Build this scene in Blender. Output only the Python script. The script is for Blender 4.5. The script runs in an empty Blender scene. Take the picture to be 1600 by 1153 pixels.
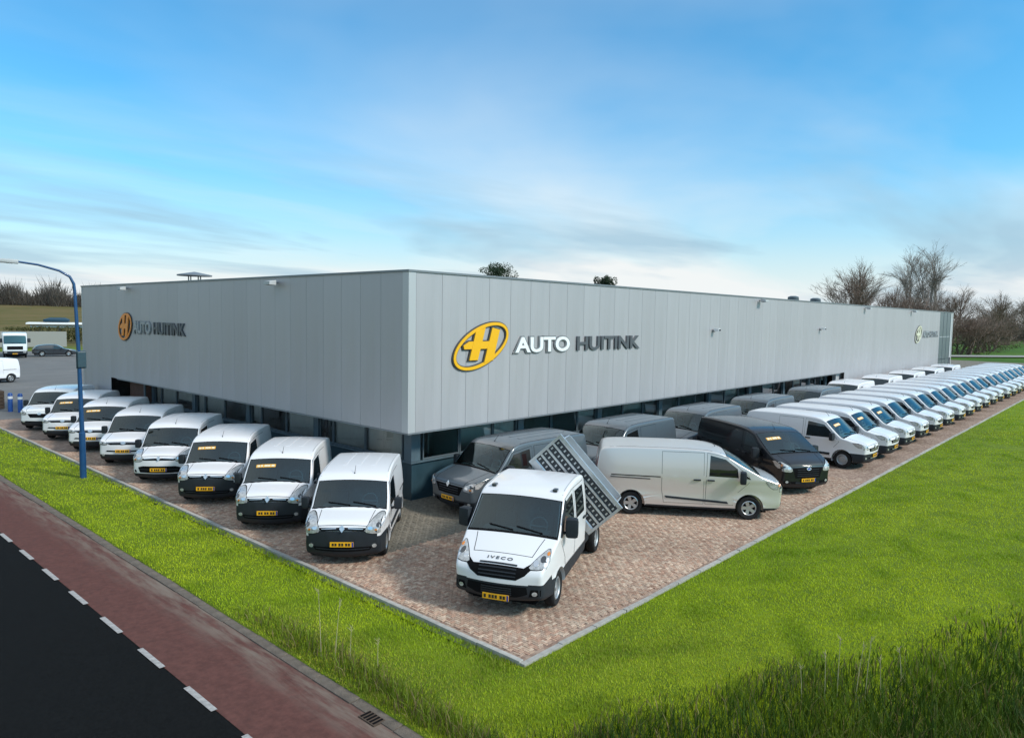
import bpy, bmesh, math, random
import numpy as np
from mathutils import Vector, Matrix
random.seed(7); np.random.seed(7)
scene = bpy.context.scene
col = scene.collection
rad = math.radians

# ------------------------------------------------------------------ camera
cam_d = bpy.data.cameras.new('camera'); cam = bpy.data.objects.new('camera', cam_d); col.objects.link(cam)
yaw, pitch, roll = rad(42.107), rad(4.140), rad(0.9926)
fwd = Vector((math.cos(yaw)*math.cos(pitch), math.sin(yaw)*math.cos(pitch), -math.sin(pitch)))
rgt = Vector((math.sin(yaw), -math.cos(yaw), 0)); upv = rgt.cross(fwd)
r2 = rgt*math.cos(roll) + upv*math.sin(roll); u2 = -rgt*math.sin(roll) + upv*math.cos(roll)
CAM = Vector((-12.9016, -15.6099, 5.6))
M = Matrix((r2, u2, -fwd)).transposed().to_4x4(); M.translation = CAM
cam.matrix_world = M
cam_d.sensor_width = 36.0; cam_d.lens = 36.0*1111.45/1600.0
cam_d.clip_start = 0.2; cam_d.clip_end = 8000
scene.camera = cam
scene.render.resolution_x = 1024; scene.render.resolution_y = 737

# ------------------------------------------------------------------ exposure
vs = scene.view_settings
vs.view_transform = 'Standard'; vs.look = 'None'; vs.gamma = 1.0; vs.use_curve_mapping = False
vs.exposure = 0.52

# ------------------------------------------------------------------ world: daylight sky with thin streaky cloud
GREY_SCALE, GREY_OFF = 0.55, (1.5, 2.1, 0.0)
SUN_EL, SUN_AZ = rad(38), rad(-72)          # direction TO the sun, azimuth from +X counter-clockwise
world = bpy.data.worlds.new('World'); scene.world = world; world.use_nodes = True
wt = world.node_tree; wn = wt.nodes; wl = wt.links; wn.clear()
def wnode(t, **kw):
    n = wn.new(t)
    for k, v in kw.items(): setattr(n, k, v)
    return n
def wmath(op, a, b=None, clamp=False):
    n = wn.new('ShaderNodeMath'); n.operation = op; n.use_clamp = clamp
    for i, v in enumerate((a, b)):
        if v is None: continue
        if isinstance(v, (int, float)): n.inputs[i].default_value = v
        else: wl.new(v, n.inputs[i])
    return n.outputs[0]
sky = wnode('ShaderNodeTexSky'); sky.sky_type = 'NISHITA'; sky.sun_disc = False
sky.sun_elevation = SUN_EL; sky.sun_rotation = rad(90) - SUN_AZ
sky.air_density = 1.0; sky.dust_density = 1.2; sky.ozone_density = 2.2
tc = wnode('ShaderNodeTexCoord'); sep = wnode('ShaderNodeSeparateXYZ'); wl.new(tc.outputs['Generated'], sep.inputs[0])
elev = wmath('MAXIMUM', sep.outputs[2], 0.0)
den = wmath('ADD', elev, 0.10)
cx = wmath('DIVIDE', sep.outputs[0], den); cy = wmath('DIVIDE', sep.outputs[1], den)
comb = wnode('ShaderNodeCombineXYZ'); wl.new(cx, comb.inputs[0]); wl.new(cy, comb.inputs[1])
mp = wnode('ShaderNodeMapping'); wl.new(comb.outputs[0], mp.inputs[0])
mp.inputs['Rotation'].default_value = (0, 0, rad(48)); mp.inputs['Scale'].default_value = (0.34, 0.62, 1.0)
mp.inputs['Location'].default_value = (6.4, 3.9, 0)
def wnoise(scale, detail, rough, dist=0.0):
    n = wnode('ShaderNodeTexNoise'); n.inputs['Scale'].default_value = scale; n.inputs['Detail'].default_value = detail
    n.inputs['Roughness'].default_value = rough; n.inputs['Distortion'].default_value = dist
    wl.new(mp.outputs[0], n.inputs['Vector']); return n.outputs['Fac']
mp2 = wnode('ShaderNodeMapping'); wl.new(comb.outputs[0], mp2.inputs[0])
mp2.inputs['Rotation'].default_value = (0, 0, rad(48)); mp2.inputs['Scale'].default_value = (0.42, 1.0, 1.0)
mp2.inputs['Location'].default_value = GREY_OFF
def wnoise2(scale, detail, rough, dist=0.0):
    n = wnode('ShaderNodeTexNoise'); n.inputs['Scale'].default_value = scale; n.inputs['Detail'].default_value = detail
    n.inputs['Roughness'].default_value = rough; n.inputs['Distortion'].default_value = dist
    wl.new(mp2.outputs[0], n.inputs['Vector']); return n.outputs['Fac']
def wramp(fac, stops):
    n = wnode('ShaderNodeValToRGB'); e = n.color_ramp.elements
    while len(e) < len(stops): e.new(0.5)
    for i, (p, c) in enumerate(stops): e[i].position = p; e[i].color = (c, c, c, 1) if isinstance(c, (int, float)) else c
    wl.new(fac, n.inputs[0]); return n.outputs[0]
hz = wramp(elev, [(0.0, 1.0), (0.05, 0.92), (0.11, 0.50), (0.20, 0.12), (0.36, 0.03), (0.75, 0.60)])     # haze brightens towards the horizon all round
cirrus = wramp(wnoise(0.60, 6.0, 0.50, 0.4), [(0.42, 0.0), (0.68, 1.0)])
cover = wmath('ADD', wmath('MULTIPLY', cirrus, 0.50), wmath('MULTIPLY', hz, 0.88), clamp=True)
grey = wramp(wnoise2(GREY_SCALE, 5.0, 0.55, 0.35), [(0.49, 0.0), (0.60, 1.0)])
low = wramp(elev, [(0.0, 0.15), (0.05, 0.85), (0.10, 1.0), (0.17, 0.75), (0.28, 0.10), (0.45, 0.0)])
gfac = wmath('MULTIPLY', wmath('MULTIPLY', grey, low), 0.72)
skyscale = wnode('ShaderNodeMix', data_type='RGBA', blend_type='MULTIPLY'); skyscale.inputs[0].default_value = 1.0
wl.new(sky.outputs[0], skyscale.inputs[6]); skyscale.inputs[7].default_value = (0.30, 1.17, 1.46, 1)
m1 = wnode('ShaderNodeMix', data_type='RGBA'); wl.new(cover, m1.inputs[0]); wl.new(skyscale.outputs[2], m1.inputs[6])
m1.inputs[7].default_value = (6.25, 6.5, 6.5, 1)
m2 = wnode('ShaderNodeMix', data_type='RGBA'); wl.new(gfac, m2.inputs[0]); wl.new(m1.outputs[2], m2.inputs[6])
m2.inputs[7].default_value = (2.55, 3.9, 4.9, 1)
bg = wnode('ShaderNodeBackground'); wl.new(m2.outputs[2], bg.inputs[0]); bg.inputs[1].default_value = 0.10
wo = wnode('ShaderNodeOutputWorld'); wl.new(bg.outputs[0], wo.inputs[0])

# ------------------------------------------------------------------ sun, soft behind thin cloud
sd = bpy.data.lights.new('sun', 'SUN'); sun = bpy.data.objects.new('sun', sd); col.objects.link(sun)
sd.energy = 2.3; sd.angle = rad(9); sd.color = (1.0, 0.93, 0.84)
tosun = Vector((math.cos(SUN_EL)*math.cos(SUN_AZ), math.cos(SUN_EL)*math.sin(SUN_AZ), math.sin(SUN_EL)))
sun.rotation_euler = tosun.to_track_quat('Z', 'Y').to_euler(); sun.location = (0, 0, 60)

# ------------------------------------------------------------------ material helpers
MATS = {}
def mat(name, base, rough=0.5, metal=0.0, coat=0.0, spec=0.5, noise=None, bump=None, rnd=0.0, emis=None):
    """procedural principled material. noise=(scale, amount, detail[, stretch]); bump=(scale, strength); rnd = per-object brightness spread"""
    m = bpy.data.materials.new(name); m.use_nodes = True; nt = m.node_tree; b = nt.nodes['Principled BSDF']
    b.inputs['Roughness'].default_value = rough; b.inputs['Metallic'].default_value = metal
    b.inputs['Coat Weight'].default_value = coat; b.inputs['Coat Roughness'].default_value = 0.06
    b.inputs['Specular IOR Level'].default_value = spec
    N, Lk = nt.nodes, nt.links
    c = (*base, 1) if len(base) == 3 else base
    out = None
    co = None
    def coord(st=None):
        t = N.new('ShaderNodeTexCoord')
        mpn = N.new('ShaderNodeMapping'); Lk.new(t.outputs['Object'], mpn.inputs[0])
        if st: mpn.inputs['Scale'].default_value = st
        return mpn.outputs[0]
    if noise:
        st = noise[3] if len(noise) > 3 else None
        n = N.new('ShaderNodeTexNoise'); n.inputs['Scale'].default_value = noise[0]; n.inputs['Detail'].default_value = noise[2]
        n.inputs['Roughness'].default_value = 0.62
        Lk.new(coord(st), n.inputs['Vector'])
        mr = N.new('ShaderNodeMapRange'); mr.inputs[1].default_value = 0.25; mr.inputs[2].default_value = 0.75
        mr.inputs[3].default_value = 1-noise[1]; mr.inputs[4].default_value = 1+noise[1]; Lk.new(n.outputs['Fac'], mr.inputs[0])
        mx = N.new('ShaderNodeMix'); mx.data_type = 'RGBA'; mx.blend_type = 'MULTIPLY'; mx.inputs[0].default_value = 1
        mx.inputs[6].default_value = c; Lk.new(mr.outputs[0], mx.inputs[7]); out = mx.outputs[2]
        rr = N.new('ShaderNodeMapRange'); rr.inputs[1].default_value = 0.3; rr.inputs[2].default_value = 0.7
        rr.inputs[3].default_value = max(0.02, rough-0.08); rr.inputs[4].default_value = min(1, rough+0.08); Lk.new(n.outputs['Fac'], rr.inputs[0])
        Lk.new(rr.outputs[0], b.inputs['Roughness'])
    if rnd:
        oi = N.new('ShaderNodeObjectInfo'); mr = N.new('ShaderNodeMapRange'); mr.inputs[3].default_value = 1-rnd; mr.inputs[4].default_value = 1+rnd
        Lk.new(oi.outputs['Random'], mr.inputs[0])
        mx = N.new('ShaderNodeMix'); mx.data_type = 'RGBA'; mx.blend_type = 'MULTIPLY'; mx.inputs[0].default_value = 1
        if out is None: mx.inputs[6].default_value = c
        else: Lk.new(out, mx.inputs[6])
        Lk.new(mr.outputs[0], mx.inputs[7]); out = mx.outputs[2]
    if out is None: b.inputs['Base Color'].default_value = c
    else: Lk.new(out, b.inputs['Base Color'])
    if bump:
        n = N.new('ShaderNodeTexNoise'); n.inputs['Scale'].default_value = bump[0]; n.inputs['Detail'].default_value = 6
        Lk.new(coord(), n.inputs['Vector'])
        bp = N.new('ShaderNodeBump'); bp.inputs['Strength'].default_value = bump[1]; bp.inputs['Distance'].default_value = 0.02
        Lk.new(n.outputs['Fac'], bp.inputs['Height']); Lk.new(bp.outputs[0], b.inputs['Normal'])
    if emis:
        b.inputs['Emission Color'].default_value = (*emis[0], 1); b.inputs['Emission Strength'].default_value = emis[1]
    MATS[name] = m
    return m
def attr_mat(name, attr, rough=0.8, spec=0.3, trans=0.0):
    m = bpy.data.materials.new(name); m.use_nodes = True; nt = m.node_tree; b = nt.nodes['Principled BSDF']
    a = nt.nodes.new('ShaderNodeAttribute'); a.attribute_name = attr
    nt.links.new(a.outputs['Color'], b.inputs['Base Color']); b.inputs['Roughness'].default_value = rough
    if name == 'paver_clay':                               # fired-clay grain, soot and sand
        t = nt.nodes.new('ShaderNodeTexCoord'); n = nt.nodes.new('ShaderNodeTexNoise'); n.inputs['Scale'].default_value = 42; n.inputs['Detail'].default_value = 4
        nt.links.new(t.outputs['Object'], n.inputs['Vector']); r_ = nt.nodes.new('ShaderNodeMapRange'); r_.inputs[1].default_value = .3; r_.inputs[2].default_value = .7; r_.inputs[3].default_value = .66; r_.inputs[4].default_value = 1.30
        nt.links.new(n.outputs['Fac'], r_.inputs[0]); n2 = nt.nodes.new('ShaderNodeTexNoise'); n2.inputs['Scale'].default_value = .55; n2.inputs['Detail'].default_value = 7; nt.links.new(t.outputs['Object'], n2.inputs['Vector'])
        r2_ = nt.nodes.new('ShaderNodeMapRange'); r2_.inputs[1].default_value = .3; r2_.inputs[2].default_value = .7; r2_.inputs[3].default_value = .94; r2_.inputs[4].default_value = 1.06; nt.links.new(n2.outputs['Fac'], r2_.inputs[0])
        mu = nt.nodes.new('ShaderNodeMath'); mu.operation = 'MULTIPLY'; nt.links.new(r_.outputs[0], mu.inputs[0]); nt.links.new(r2_.outputs[0], mu.inputs[1])
        mx = nt.nodes.new('ShaderNodeMix'); mx.data_type = 'RGBA'; mx.blend_type = 'MULTIPLY'; mx.inputs[0].default_value = 1; nt.links.new(a.outputs['Color'], mx.inputs[6]); nt.links.new(mu.outputs[0], mx.inputs[7]); nt.links.new(mx.outputs[2], b.inputs['Base Color'])
    b.inputs['Specular IOR Level'].default_value = spec
    if trans:
        t = nt.nodes.new('ShaderNodeBsdfTranslucent'); nt.links.new(a.outputs['Color'], t.inputs[0])
        mx = nt.nodes.new('ShaderNodeMixShader'); mx.inputs[0].default_value = trans
        nt.links.new(b.outputs[0], mx.inputs[1]); nt.links.new(t.outputs[0], mx.inputs[2])
        nt.links.new(mx.outputs[0], nt.nodes['Material Output'].inputs[0])
    MATS[name] = m; return m
def thin_glass(name, tint, gl=1.0):
    m = bpy.data.materials.new(name); m.use_nodes = True; nt = m.node_tree; N = nt.nodes; N.remove(N['Principled BSDF'])
    t = N.new('ShaderNodeBsdfTransparent'); t.inputs[0].default_value = (*tint, 1)
    g = N.new('ShaderNodeBsdfGlossy'); g.inputs['Roughness'].default_value = 0.02; g.inputs[0].default_value = (gl*.78, gl*.92, gl*.95, 1) if name == 'cab_glass' else (gl, gl, gl, 1)
    f = N.new('ShaderNodeFresnel'); f.inputs[0].default_value = 2.0 if name == 'cab_glass' else 2.3
    mx = N.new('ShaderNodeMixShader'); nt.links.new(f.outputs[0], mx.inputs[0]); nt.links.new(t.outputs[0], mx.inputs[1]); nt.links.new(g.outputs[0], mx.inputs[2])
    nt.links.new(mx.outputs[0], N['Material Output'].inputs[0]); MATS[name] = m; return m

# ------------------------------------------------------------------ object helpers
def link(name, mesh, parent=None, m=None, loc=None, rz=None):
    o = bpy.data.objects.new(name, mesh); col.objects.link(o)
    if m is not None and mesh is not None and not mesh.materials: mesh.materials.append(m)
    if parent is not None: o.parent = parent
    if loc is not None: o.location = loc
    if rz is not None: o.rotation_euler = (0, 0, rz)
    return o
def empty(name, loc=(0, 0, 0), rz=0.0, parent=None):
    o = bpy.data.objects.new(name, None); col.objects.link(o); o.location = loc; o.rotation_euler = (0, 0, rz)
    o.empty_display_size = 0.3
    if parent is not None: o.parent = parent
    return o
def tag(o, label=None, cat=None, group=None, kind=None):
    if label: o['label'] = label
    if cat: o['category'] = cat
    if group: o['group'] = group
    if kind: o['kind'] = kind
    return o
def bm_mesh(bm, name, smooth=None):
    bmesh.ops.recalc_face_normals(bm, faces=bm.faces[:])
    me = bpy.data.meshes.new(name); bm.to_mesh(me); bm.free()
    if smooth is not None:
        me.shade_smooth() if hasattr(me, 'shade_smooth') else [setattr(p, 'use_smooth', True) for p in me.polygons]
        me.set_sharp_from_angle(angle=rad(smooth))
    return me
def add_box(bm, x0, x1, y0, y1, z0, z1, mtx=None, bevel=0.0):
    vs_ = [bm.verts.new(v) for v in ((x0,y0,z0),(x1,y0,z0),(x1,y1,z0),(x0,y1,z0),(x0,y0,z1),(x1,y0,z1),(x1,y1,z1),(x0,y1,z1))]
    fs = [bm.faces.new([vs_[i] for i in f]) for f in ((3,2,1,0),(4,5,6,7),(0,1,5,4),(1,2,6,5),(2,3,7,6),(3,0,4,7))]
    if bevel:
        es = list({e for f in fs for e in f.edges})
        r = bmesh.ops.bevel(bm, geom=es, offset=bevel, segments=2, affect='EDGES', profile=0.6)
        nv = list({v for f in r['faces'] for v in f.verts} | {v for v in vs_ if v.is_valid})
        vs_ = nv
    if mtx is not None:
        for v in vs_:
            if v.is_valid: v.co = mtx @ v.co
    return vs_
def box_mesh(name, x0, x1, y0, y1, z0, z1, bevel=0.0):
    bm = bmesh.new(); add_box(bm, x0, x1, y0, y1, z0, z1, None, bevel); return bm_mesh(bm, name)
def box(name, x0, x1, y0, y1, z0, z1, m, parent=None, bevel=0.0):
    return link(name, box_mesh(name, x0, x1, y0, y1, z0, z1, bevel), parent, m)
def add_tube(bm, pts, radii, n=8, cap=True):
    pts = [Vector(p) for p in pts]; rings = []
    for i, p in enumerate(pts):
        d = (pts[min(i+1, len(pts)-1)] - pts[max(i-1, 0)]).normalized()
        a = Vector((0, 0, 1)) if abs(d.z) < 0.9 else Vector((1, 0, 0))
        u = d.cross(a).normalized(); w = d.cross(u)
        r = radii[i] if isinstance(radii, (list, tuple)) else radii
        rings.append([bm.verts.new(p + (u*math.cos(t) + w*math.sin(t))*r) for t in [2*math.pi*k/n for k in range(n)]])
    for a, b in zip(rings, rings[1:]):
        for k in range(n): bm.faces.new((a[k], a[(k+1) % n], b[(k+1) % n], b[k]))
    if cap:
        bm.faces.new(rings[0][::-1]); bm.faces.new(rings[-1])
def add_lathe_y(bm, prof, n=28, c=(0, 0, 0)):
    """prof: list of (radius, y); axis along Y"""
    rings = []
    for r, y in prof:
        if r < 1e-5: rings.append([bm.verts.new((c[0], c[1]+y, c[2]))])
        else: rings.append([bm.verts.new((c[0]+r*math.cos(t), c[1]+y, c[2]+r*math.sin(t))) for t in [2*math.pi*k/n for k in range(n)]])
    for a, b in zip(rings, rings[1:]):
        if len(a) == 1 and len(b) == 1: continue
        for k in range(n):
            k2 = (k+1) % n
            if len(a) == 1: bm.faces.new((a[0], b[k], b[k2]))
            elif len(b) == 1: bm.faces.new((a[k], b[0], a[k2]))
            else: bm.faces.new((a[k], b[k], b[k2], a[k2]))
def copy_tree(o, parent=None):
    c = o.copy(); col.objects.link(c)
    if parent is not None: c.parent = parent
    for ch in KIDS.get(o.name, []):
        copy_tree(ch, c)
    return c
KIDS = {}
def index_kids():
    KIDS.clear()
    for o in bpy.data.objects:
        if o.parent is not None: KIDS.setdefault(o.parent.name, []).append(o)

def grow(poly, d):
    c = []
    n = len(poly); area = sum(poly[i][0]*poly[(i+1) % n][1]-poly[(i+1) % n][0]*poly[i][1] for i in range(n)); sg = 1 if area > 0 else -1
    for i in range(n):
        a, b_, e = np.array(poly[i-1]), np.array(poly[i]), np.array(poly[(i+1) % n])
        t1 = (b_-a)/np.hypot(*(b_-a)); t2 = (e-b_)/np.hypot(*(e-b_))
        n1 = sg*np.array([t1[1], -t1[0]]); n2 = sg*np.array([t2[1], -t2[0]]); m_ = n1+n2; m_ /= max(0.5, (m_@n1))
        c.append(tuple(b_+m_*d))
    return c
# a scratch scene keeps evaluation of booleans and text cheap
_tmp = bpy.data.scenes.new('scratch')
def evaluate(objs, target):
    for o in objs: _tmp.collection.objects.link(o)
    with bpy.context.temp_override(scene=_tmp, view_layer=_tmp.view_layers[0]):
        dg = bpy.context.evaluated_depsgraph_get(); dg.update()
        me = bpy.data.meshes.new_from_object(target.evaluated_get(dg))
    for o in objs: bpy.data.objects.remove(o)
    return me

# ------------------------------------------------------------------ materials
mat('asphalt', (0.008, 0.0082, 0.0085), 0.9, noise=(22.0, 0.55, 10), bump=(160, 0.5), spec=0.08)
mat('asphalt_red', (0.118, 0.050, 0.042), 0.9, noise=(9.0, 0.30, 10), bump=(170, 0.5), spec=0.2)
mat('lot_asphalt', (0.16, 0.155, 0.15), 0.85, noise=(0.35, 0.2, 8), spec=0.2)
mat('lane_paint', (0.34, 0.32, 0.31), 0.8, noise=(10, 0.45, 9))
mat('kerb_concrete', (0.36, 0.34, 0.31), 0.9, noise=(6, 0.28, 8), bump=(60, 0.4), rnd=0.12)
mat('road_edge', (0.13, 0.105, 0.085), 0.95, noise=(4, 0.5, 9), bump=(40, 0.8))
mat('joint_sand', (0.17, 0.135, 0.115), 0.95, noise=(9, 0.3, 8))
mat('soil', (0.07, 0.11, 0.02), 0.95, noise=(2.0, 0.35, 8))
mat('cladding', (0.440, 0.418, 0.428), 0.46, metal=0.35, rnd=0.03, noise=(0.7, 0.05, 6, (3.0, 3.0, 0.22)), spec=0.4, bump=(0.9, 0.25))
mat('cladding_trim', (0.50, 0.49, 0.495), 0.42, metal=0.35)
mat('joint_grey', (0.46, 0.465, 0.47), 0.6, metal=0.2)
mat('coping', (0.20, 0.215, 0.23), 0.45, metal=0.3)
mat('blue_steel', (0.085, 0.125, 0.150), 0.42, noise=(3, 0.12, 5))
mat('plinth', (0.026, 0.058, 0.076), 0.40, noise=(1.2, 0.2, 7))
mat('frame_grey', (0.10, 0.125, 0.14), 0.4)
mat('soffit', (0.62, 0.62, 0.62), 0.7)
mat('roofing', (0.11, 0.11, 0.115), 0.9, noise=(1, 0.2, 6))
mat('inside_floor', (0.50, 0.49, 0.47), 0.35)
mat('inside_wall', (0.72, 0.72, 0.69), 0.8)
mat('brown_brick', (0.13, 0.065, 0.045), 0.85, noise=(5, 0.45, 6))
mat('wood_board', (0.13, 0.08, 0.05), 0.5, noise=(3, 0.3, 5))
mat('white_board', (0.62, 0.62, 0.58), 0.5)
thin_glass('shop_glass', (0.86, 0.89, 0.88), 0.9)
thin_glass('cab_glass', (0.62, 0.86, 0.88), 0.98)
mat('cabin_dark', (0.17, 0.215, 0.225), 0.75, noise=(5, 0.3, 4))
mat('seat_fabric', (0.040, 0.046, 0.050), 0.9, noise=(8, 0.25, 4))
mat('blind', (0.80, 0.78, 0.74), 0.85, noise=(2, 0.12, 5))
mat('paint_white', (0.78, 0.76, 0.772), 0.34, coat=0.6)
mat('paint_offwhite', (0.74, 0.75, 0.76), 0.32, coat=0.7, noise=(1.5, 0.02, 4))
mat('paint_silver', (0.72, 0.672, 0.635), 0.32, metal=0.50, coat=0.8)
mat('paint_grey', (0.078, 0.098, 0.116), 0.45, metal=0.2, coat=0.7)
mat('paint_black', (0.004, 0.006, 0.010), 0.5, metal=0.0, coat=0.9, spec=0.25)
mat('paint_dark', (0.028, 0.030, 0.036), 0.34, metal=0.2, coat=0.8)
mat('black_plastic', (0.017, 0.021, 0.027), 0.55, noise=(6, 0.15, 5), spec=0.35)
mat('gap_black', (0.006, 0.006, 0.007), 0.9, spec=0.1)
mat('screen_glass', (0.018, 0.055, 0.060), 0.05, spec=0.7, coat=1.0)
mat('side_glass', (0.008, 0.010, 0.011), 0.04, spec=0.7, coat=0.6)
mat('stair_glass', (0.10, 0.125, 0.14), 0.35, spec=0.5)
mat('lamp_clear', (0.46, 0.46, 0.46), 0.15, metal=0.25, coat=1.0, noise=(16, 0.4, 3))
mat('lamp_bulb', (0.80, 0.82, 0.84), 0.10, metal=0.85, coat=1.0)
mat('lamp_inner', (0.07, 0.075, 0.08), 0.15, metal=0.5, coat=1.0)
mat('lamp_amber', (0.70, 0.22, 0.02), 0.2, coat=1.0)
mat('lamp_red', (0.45, 0.02, 0.015), 0.2, coat=1.0)
mat('chrome', (0.74, 0.74, 0.74), 0.30, metal=0.8)
mat('rim_silver', (0.50, 0.51, 0.52), 0.32, metal=0.75, coat=0.3)
mat('rim_steel', (0.42, 0.43, 0.44), 0.45, metal=0.6)
mat('tyre', (0.016, 0.016, 0.017), 0.82, bump=(30, 0.3), spec=0.25)
mat('plate_yellow', (0.85, 0.42, 0.012), 0.4)
mat('plate_blue', (0.02, 0.05, 0.30), 0.4)
mat('plate_ink', (0.02, 0.018, 0.015), 0.5)
mat('sticker_orange', (0.86, 0.42, 0.05), 0.5)
mat('sticker_white', (0.80, 0.74, 0.55), 0.5)
mat('aluminium', (0.55, 0.56, 0.57), 0.38, metal=0.75, noise=(5, 0.08, 5))
mat('steel_dark', (0.045, 0.05, 0.056), 0.5, metal=0.4)
mat('blue_paint', (0.012, 0.075, 0.30), 0.4, noise=(3, 0.15, 5))
mat('post_blue', (0.006, 0.055, 0.155), 0.42, noise=(1.5, 0.2, 6), coat=0.3)
mat('logo_yellow', (0.86, 0.44, 0.006), 0.35, coat=0.4)
mat('logo_orange', (0.86, 0.27, 0.03), 0.40, coat=0.3)
mat('logo_dark', (0.045, 0.047, 0.05), 0.45)
mat('letter_white', (0.82, 0.82, 0.82), 0.35)
mat('letter_grey', (0.085, 0.09, 0.10), 0.45)
mat('letter_silver', (0.34, 0.355, 0.37), 0.4, metal=0.2)
mat('letter_edge', (0.16, 0.165, 0.17), 0.5)
mat('edge_silver', (0.24, 0.25, 0.26), 0.5)
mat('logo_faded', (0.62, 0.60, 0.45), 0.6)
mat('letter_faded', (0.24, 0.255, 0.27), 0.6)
mat('bark', (0.210, 0.148, 0.116), 0.95, noise=(3, 0.35, 6))
mat('birch_bark', (0.25, 0.21, 0.185), 0.9, noise=(4, 0.4, 6))
mat('far_field_concrete', (0.30, 0.29, 0.27), 0.9)
mat('tarp_white', (0.72, 0.72, 0.70), 0.6)
mat('tarp_blue', (0.012, 0.05, 0.085), 0.6)
mat('rust_brown', (0.075, 0.05, 0.035), 0.9, noise=(4, 0.4, 6))
attr_mat('paver_clay', 'tint', 0.88, 0.25)
attr_mat('grass_blade', 'tint', 0.62, 0.25, 0.35)
attr_mat('leaf', 'tint', 0.65, 0.3, 0.25)
# ================================================================== THE SETTING
DA = Vector((-5.71, -10.25)); DD = Vector((0.926, -0.376)); DN = Vector((-0.376, -0.926))
def ditch_d(x, y):
    return (x-DA.x)*DN.x + (y-DA.y)*DN.y
def sstep(a, b, t):
    t = np.clip((t-a)/(b-a), 0, 1); return t*t*(3-2*t)
def ground_h(x, y):
    x = np.asarray(x, float); y = np.asarray(y, float)
    d = ditch_d(x, y)
    dep = sstep(0.0, 1.5, d) - sstep(2.1, 3.9, d)
    h = -0.03 - 0.75*dep*sstep(-6.9, -5.0, x)
    h = h + 0.05*np.sin(x*0.9+y*0.4)*np.sin(y*0.7-x*0.23)*sstep(-9.0, -10.5, y)*sstep(-6.9, -6.0, x)
    inside = ((x > -4.45) & (y > -8.35)) | (x < -6.83)
    h = np.where(inside, -0.2, h)
    berm = 7.0*sstep(150, 262, y)*(1-sstep(300, 500, y))*(1-sstep(150, 260, x))
    return h + berm
xs = [-4000, -2000, -1000, -500, -250, -120, -60, -30, -16, -10, -6.86, -6.81] + list(np.arange(-6.35, 26, 0.5)) + list(range(28, 96, 6)) + [105, 120, 140, 160, 185, 215, 250, 300, 400, 600, 1000, 2000, 4000]
ys = [-4000, -2000, -1000, -500, -250, -120, -70, -50, -40, -34, -30] + list(np.arange(-27.85, -8.0, 0.5)) + [-7, -4, 0, 10, 20, 30, 60, 90, 120, 150, 165, 180, 195, 210, 225, 240, 255, 270, 300, 400, 600, 1000, 2000, 4000]
X, Y = np.meshgrid(xs, ys, indexing='ij'); Z = ground_h(X, Y)
V = np.stack([X, Y, Z], -1).reshape(-1, 3); nx, ny = len(xs), len(ys)
F = [(i*ny+j, (i+1)*ny+j, (i+1)*ny+j+1, i*ny+j+1) for i in range(nx-1) for j in range(ny-1)]
me = bpy.data.meshes.new('ground'); me.from_pydata(V.tolist(), [], F); me.shade_smooth()
# one ground material: lawn soil near, crop green to the east, rough olive land to the north
gm = bpy.data.materials.new('ground_land'); gm.use_nodes = True; nt = gm.node_tree; N, Lk = nt.nodes, nt.links; b = N['Principled BSDF']
b.inputs['Roughness'].default_value = 0.95; b.inputs['Specular IOR Level'].default_value = 0.15
geo = N.new('ShaderNodeNewGeometry'); sp = N.new('ShaderNodeSeparateXYZ'); Lk.new(geo.outputs['Position'], sp.inputs[0])
def mr(v, a, b_, c=0, d=1):
    n = N.new('ShaderNodeMapRange'); n.interpolation_type = 'SMOOTHSTEP'; Lk.new(v, n.inputs[0])
    for i, q in enumerate((a, b_, c, d)): n.inputs[i+1].default_value = q
    return n.outputs[0]
def nz(sc, det=8, st=(1, 1, 1)):
    mpn = N.new('ShaderNodeMapping'); Lk.new(geo.outputs['Position'], mpn.inputs[0]); mpn.inputs['Scale'].default_value = st
    n = N.new('ShaderNodeTexNoise'); n.inputs['Scale'].default_value = sc; n.inputs['Detail'].default_value = det; n.inputs['Roughness'].default_value = 0.65
    Lk.new(mpn.outputs[0], n.inputs['Vector']); return n.outputs['Fac']
def mixc(f, a, b_):
    n = N.new('ShaderNodeMix'); n.data_type = 'RGBA'
    for i, q in ((0, f), (6, a), (7, b_)):
        if isinstance(q, (tuple, float, int)): n.inputs[i].default_value = q if not isinstance(q, tuple) else (*q, 1)
        else: Lk.new(q, n.inputs[i])
    return n.outputs[2]
lawn = mixc(mr(sp.outputs[0], 25, 60), mixc(mr(nz(1.3), 0.35, 0.7), (0.090, 0.135, 0.012), (0.150, 0.205, 0.014)), mixc(mr(nz(1.3), 0.35, 0.7), (0.120, 0.200, 0.008), (0.180, 0.260, 0.012)))
crop = mixc(mr(nz(0.05), 0.35, 0.65), (0.045, 0.110, 0.012), (0.075, 0.150, 0.018))
rough_ = mixc(mr(nz(0.06, 9, (1, 3, 1)), 0.35, 0.65), (0.085, 0.085, 0.022), (0.150, 0.110, 0.045))
c1 = mixc(mr(sp.outputs[0], 80, 110), lawn, crop)
c2 = mixc(mr(sp.outputs[1], 100, 120), c1, rough_)
Lk.new(c2, b.inputs['Base Color'])
g_o = link('ground', me, None, gm); tag(g_o, kind='structure')

def sheet(name, pts, z, m, kind='structure', parent=None):
    me = bpy.data.meshes.new(name); me.from_pydata([(x, y, z) for x, y in pts], [], [tuple(range(len(pts)))])
    o = link(name, me, parent, m)
    if kind: tag(o, kind=kind)
    return o
def rect(x0, x1, y0, y1): return [(x0, y0), (x1, y0), (x1, y1), (x0, y1)]
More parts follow.
